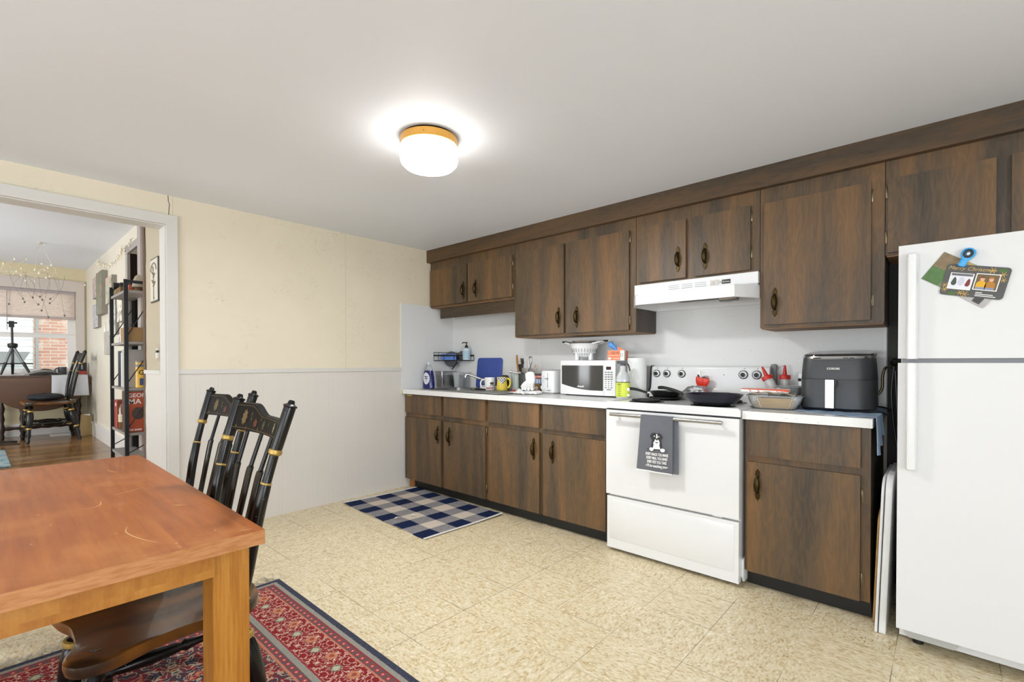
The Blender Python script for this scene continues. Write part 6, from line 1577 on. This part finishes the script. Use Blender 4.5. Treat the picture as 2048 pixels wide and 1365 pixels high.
def garland(name, label, pts, nb, seed, r=.004, org=None, drop=.05):
    rr = random.Random(seed); P = smooth_pts(pts, 8); lc = P[len(P) // 2]
    t = thing(name, label, 'string lights', lc); obj('wire', B(lc).tube(P, r * .6, 5), M_wire, t)
    for k in range(nb):
        p = P[min(len(P) - 1, int((k + .5) / nb * len(P)))]; q = p + Vector((rr.uniform(-.03, .03), rr.uniform(-.02, -.005), -rr.uniform(.3, 1) * drop))
        bl_ = obj('bulb', B(lc).ball(q, (.010, .010, .014), 8, 6), M_bulb, t); obj('stem', B(lc).tube([p, q], .0018, 4), M_wire, bl_)
garland('string_lights', 'garland of white bulbs sagging on the parlor wall', [(-3.45, NY - .02, 2.36), (-3.30, NY - .02, 2.30), (-2.95, NY - .02, 2.23), (-2.55, NY - .02, 2.19), (-2.25, NY - .02, 2.22), (-2.02, NY - .02, 2.28)], 16, 2)
garland('string_lights', 'short clump of lights at the corner of the dark door casing', [(-1.90, NY - .03, 2.20), (-1.82, NY - .035, 2.235), (-1.72, NY - .035, 2.21), (-1.60, NY - .035, 2.235), (-1.45, NY - .035, 2.25)], 7, 4)
mo_ = Vector((-3.0, -2.87, CH))
mb = thing('light_branch_mobile', 'hanging twig mobile with pale bulbs before the parlor window', 'mobile', mo_)
rr = random.Random(21)
obj('ceiling_hook', B(mo_).lathe([(.02, 2.365), (.012, 2.38)], (mo_.x, mo_.y, 0), 12), M_wire, mb)
hub = Vector((-3.0, -2.92, 2.03))
obj('main_branch', B(mo_).tube(smooth_pts([hub + Vector(q) for q in ((0, -.22, -.01), (0, -.08, .02), (0, .05, .0), (.0, .2, .03), (0, .30, .05))], 5), .005, 6), plain('#d6ccb0', .6), mb)
for a, bq in (((0, -.15, .01), 0), ((0, .0, .01), 0), ((0, .18, .03), 0)): obj('hanging_wire', B(mo_).tube([mo_ + Vector((0, 0, -.01)), hub + Vector(a)], .0015, 4), M_wire, mb)
ends = []
for k in range(34):
    st = hub + Vector((rr.uniform(-.06, .06), rr.uniform(-.26, .3), rr.uniform(-.02, .05)))
    low = k % 3 == 0
    en = st + (Vector((rr.uniform(-.15, .15), rr.uniform(-.12, .12), -rr.uniform(.12, .42))) if low else Vector((rr.uniform(-.2, .2), rr.uniform(-.16, .18), rr.uniform(-.06, .16))))
    mid = st.lerp(en, .5) + Vector((rr.uniform(-.05, .05), rr.uniform(-.05, .05), rr.uniform(-.04, .04)))
    tw_ = obj('twig', B(mo_).tube(smooth_pts([st, mid, en], 4), .0014, 4), plain('#8a8275', .6) if low else M_wire, mb)
    obj('bulb', B(mo_).ball(en, (.008, .008, .011), 8, 6), plain('#6a6560', .5) if low else M_bulb, tw_)

# ---------------------------------------------------------------- drop-leaf table and what is on it
TZ = 1.012; to_ = (-4.38, -2.85, FZ)
gt = thing('drop_leaf_table', 'dark brown gateleg table under the parlor window', 'table', to_)
M_dk = plain('#4a3324', .4, noise=.15); M_dk2 = plain('#2b1b14', .4, noise=.2)
obj('tabletop', B(to_).box(-4.575, -4.20, -3.35, -2.40, TZ - .02, TZ, .004), M_dk, gt)
out = [(-2.805 + .455 * math.cos(PI + PI * k / 24), TZ - .022 + .40 * math.sin(PI + PI * k / 24)) for k in range(25)]
obj('drop_leaf', B(to_).prism(out, -4.212, -4.194, 'yz', .003), plain('#5b4030', .45, noise=.12), gt)
tprof = [(FZ + .002, .02), (FZ + .04, .026), (FZ + .07, .018), (FZ + .10, .027), (FZ + .16, .027), (FZ + .18, .016), (FZ + .24, .028), (FZ + .30, .018), (FZ + .36, .03), (FZ + .42, .018), (FZ + .48, .028), (FZ + .52, .018), (FZ + .56, .028), (FZ + .72, .028)]
for x, y in ((-4.25, -2.47), (-4.25, -3.13), (-4.52, -2.47), (-4.52, -3.13), (-4.26, -2.96)):
    obj('leg', B(to_).tube([(x, y, z) for z, r in tprof], [r for z, r in tprof], 12), M_dk2, gt)
for p, q in (((-4.25, -2.47), (-4.25, -3.13)), ((-4.25, -2.47), (-4.52, -2.47)), ((-4.52, -3.13), (-4.25, -3.13))):
    obj('stretcher', B(to_).tube([(p[0] + (q[0] - p[0]) * k / 12, p[1] + (q[1] - p[1]) * k / 12, FZ + .13) for k in range(13)], [.014 + .008 * (k % 2) for k in range(13)], 8), M_dk2, gt)
obj('apron', B(to_).box(-4.54, -4.23, -3.2, -2.43, TZ - .10, TZ - .02), M_dk2, gt)
co_ = (-4.3, -2.55, TZ)
tc = thing('tablecloth', 'white cloth hanging over the right end of the dark table', 'tablecloth', co_)
M_cl = plain('#d3d3d6', .9, noise=.05)
def clo(u, v):
    y = -2.715 + .325 * u
    if v < .5: return (-4.57 + (4.57 - 4.178) * v * 2, y, TZ + .003)
    k = (v - .5) * 2
    return (-4.178 + .006 * math.sin(u * 14) * k, y + (.012 if u > .5 else -.004) * k, TZ + .003 - .255 * k)
obj('cloth', B(co_).grid(clo, 22, 30, thick=.002), M_cl, tc)
to2 = (-4.42, -3.03, TZ); tp = thing('camera_tripod', 'black camera tripod standing on the dark table before the window', 'tripod', to2)
hd_ = Vector((-4.42, -3.03, 1.37))
obj('center_column', B(to2).tube([(-4.42, -3.03, 1.20), (-4.42, -3.035, 1.62)], .011, 8), M_black, tp)
obj('head', B(to2).box(-4.44, -4.40, -3.06, -3.015, 1.585, 1.66, .006).tube([(-4.42, -3.075, 1.635), (-4.42, -2.99, 1.640)], .010, 8), M_black, tp)
obj('collar', B(to2).lathe([(.035, 1.34), (.045, 1.36), (.045, 1.39), (.02, 1.40)], (-4.42, -3.03, 0), 14), M_black, tp)
for q in ((-4.40, -3.13, TZ + .012), (-4.38, -2.885, TZ + .012), (-4.54, -3.03, TZ + .012)):
    lg = obj('leg', B(to2).tube([hd_, hd_.lerp(Vector(q), .62)], .014, 8), plain('#6f7073', .35, .6), tp); obj('lower_leg', B(to2).tube([hd_.lerp(Vector(q), .58), Vector(q)], [.017, .010], 8), M_black, lg)
obj('spreader_bar', B(to2).tube([(-4.40, -3.16, 1.155), (-4.40, -2.86, 1.155)], .007, 8), M_black, tp)
rr = random.Random(8)
def paper(label, loc, w, d, amp, rz, mat, th=-.004):
    o = obj('newspaper', B().grid(lambda u, v: (-w / 2 + w * u, -d / 2 + d * v, .006 + amp * math.sin(v * PI * .9) * (1 - .3 * u)), 14, 18, thick=th), mat, loc=loc, rot=(0, 0, rz)); tag(o, label, 'newspaper'); return o
paper('arched grey newspaper on the middle of the dark table', (-4.285, -2.79, TZ + .002), .15, .30, .055, .1, plain('#8d8884', .8, noise=.3, scale=40))
paper('flat pale papers on the dark table below the tripod', (-4.265, -3.04, TZ + .001), .11, .20, .006, -.1, plain('#bdb6ac', .8, noise=.1))
o = obj('dark_case', B().prism([(-.15, 0), (.15, 0), (.03, .075), (-.02, .08)], -.04, .04, 'yz', .006), plain('#4a4642', .6, noise=.2), loc=(-4.50, -2.75, TZ + .002)); tag(o, 'dark wedge shaped case behind the arched newspaper', 'case')
o = mug('mug', 'dark grey mug at the cloth end of the dark table', (-4.45, -2.60), .04, .095, M_dgrey, 2.0, TZ + .006)
bo_ = (-4.42, -2.43, TZ + .006); bx_ = thing('black_box', 'black box with red base on the white cloth corner', 'box', bo_)
obj('carton', B(bo_).box(-4.45, -4.40, -2.465, -2.375, TZ + .045, TZ + .155, .003), M_black, bx_); obj('red_base', B(bo_).box(-4.452, -4.398, -2.467, -2.373, TZ + .006, TZ + .047), plain('#a83a2c', .5), bx_); obj('white_script', B(bo_).tube([(-4.399, -2.42 + .004 * math.sin(k * 1.9), TZ + .07 + .0055 * k) for k in range(11)], .003, 5), M_paperw, bx_)
fc = copy_tree(chair); fc.location = (-3.93, -2.755, FZ + .001); fc.rotation_euler = (0, 0, math.radians(3)); fc['label'] = 'black parlor chair with dark cushion drawn up to gateleg table'; fc['group'] = 'black stencilled dining chairs'
cu_ = obj('seat_cushion', B().grid(lambda u, v: (lambda a, h: (.17 * math.cos(a) * math.sin(h) ** .6, .16 * math.sin(a) * math.sin(h) ** .6, .038 - .038 * math.cos(h) + .004 * math.sin(6 * a)))(u * 2 * PI, .02 + (PI - .04) * v), 28, 12, cu=True), plain('#17181f', .7, noise=.3, scale=20), loc=(-3.93, -2.785, FZ + .462)); tag(cu_, 'dark navy cushion on the parlor chair seat', 'cushion')
bo_ = (-4.08, -2.42, FZ); bg_ = thing('file_box', 'brown cardboard magazine box on the floor by the parlor wall', 'box', bo_, math.radians(12))
obj('carton', B().prism([(-.055, 0), (.055, 0), (.045, .235), (-.035, .26)], -.05, .04, 'yz', .003), plain('#ab9163', .8, noise=.08), bg_); obj('papers', B().box(-.03, .03, -.02, .03, .2, .262), M_paperw, bg_)
rg = thing('blue_rug', 'faded blue rug on the parlor floor at the photo edge', 'rug', (-2.7, -3.7, FZ))
obj('woven_pile', B((-2.7, -3.7, FZ)).prism([(-3.34, -3.125), (-2.17, -3.11), (-2.15, -4.6), (-3.36, -4.6)], FZ + .0005, FZ + .009, 'xy', .002), (lambda g: g.done(g.ramp(g.noise(g.objc(), 9, 4, .7), [(.35, '#5d7f92'), (.5, '#86a2ad'), (.65, '#b9b9b0')]), .95))(G('faded_blue_rug')), rg)
o = obj('power_cable', B((-4.0, -3.05, FZ)).tube(smooth_pts([(-4.12, -3.6, FZ + .008), (-4.08, -3.3, FZ + .008), (-4.08, -3.06, FZ + .008), (-3.98, -3.03, FZ + .008), (-4.0, -3.2, FZ + .008), (-3.88, -3.3, FZ + .008), (-3.76, -3.0, FZ + .008)], 6), .007, 6), M_black, loc=(-4.0, -3.05, FZ)); tag(o, 'black cable coiled on the parlor floor beside the table leg', 'cable')
o = obj('power_strip', B().box(-.10, .10, -.03, .03, 0, .03, .004), plain('#b9b6b2', .4), loc=(-4.25, -2.63, FZ + .001), rot=(0, 0, PI / 2)); tag(o, 'pale power strip on the floor under the dark table', 'power strip')
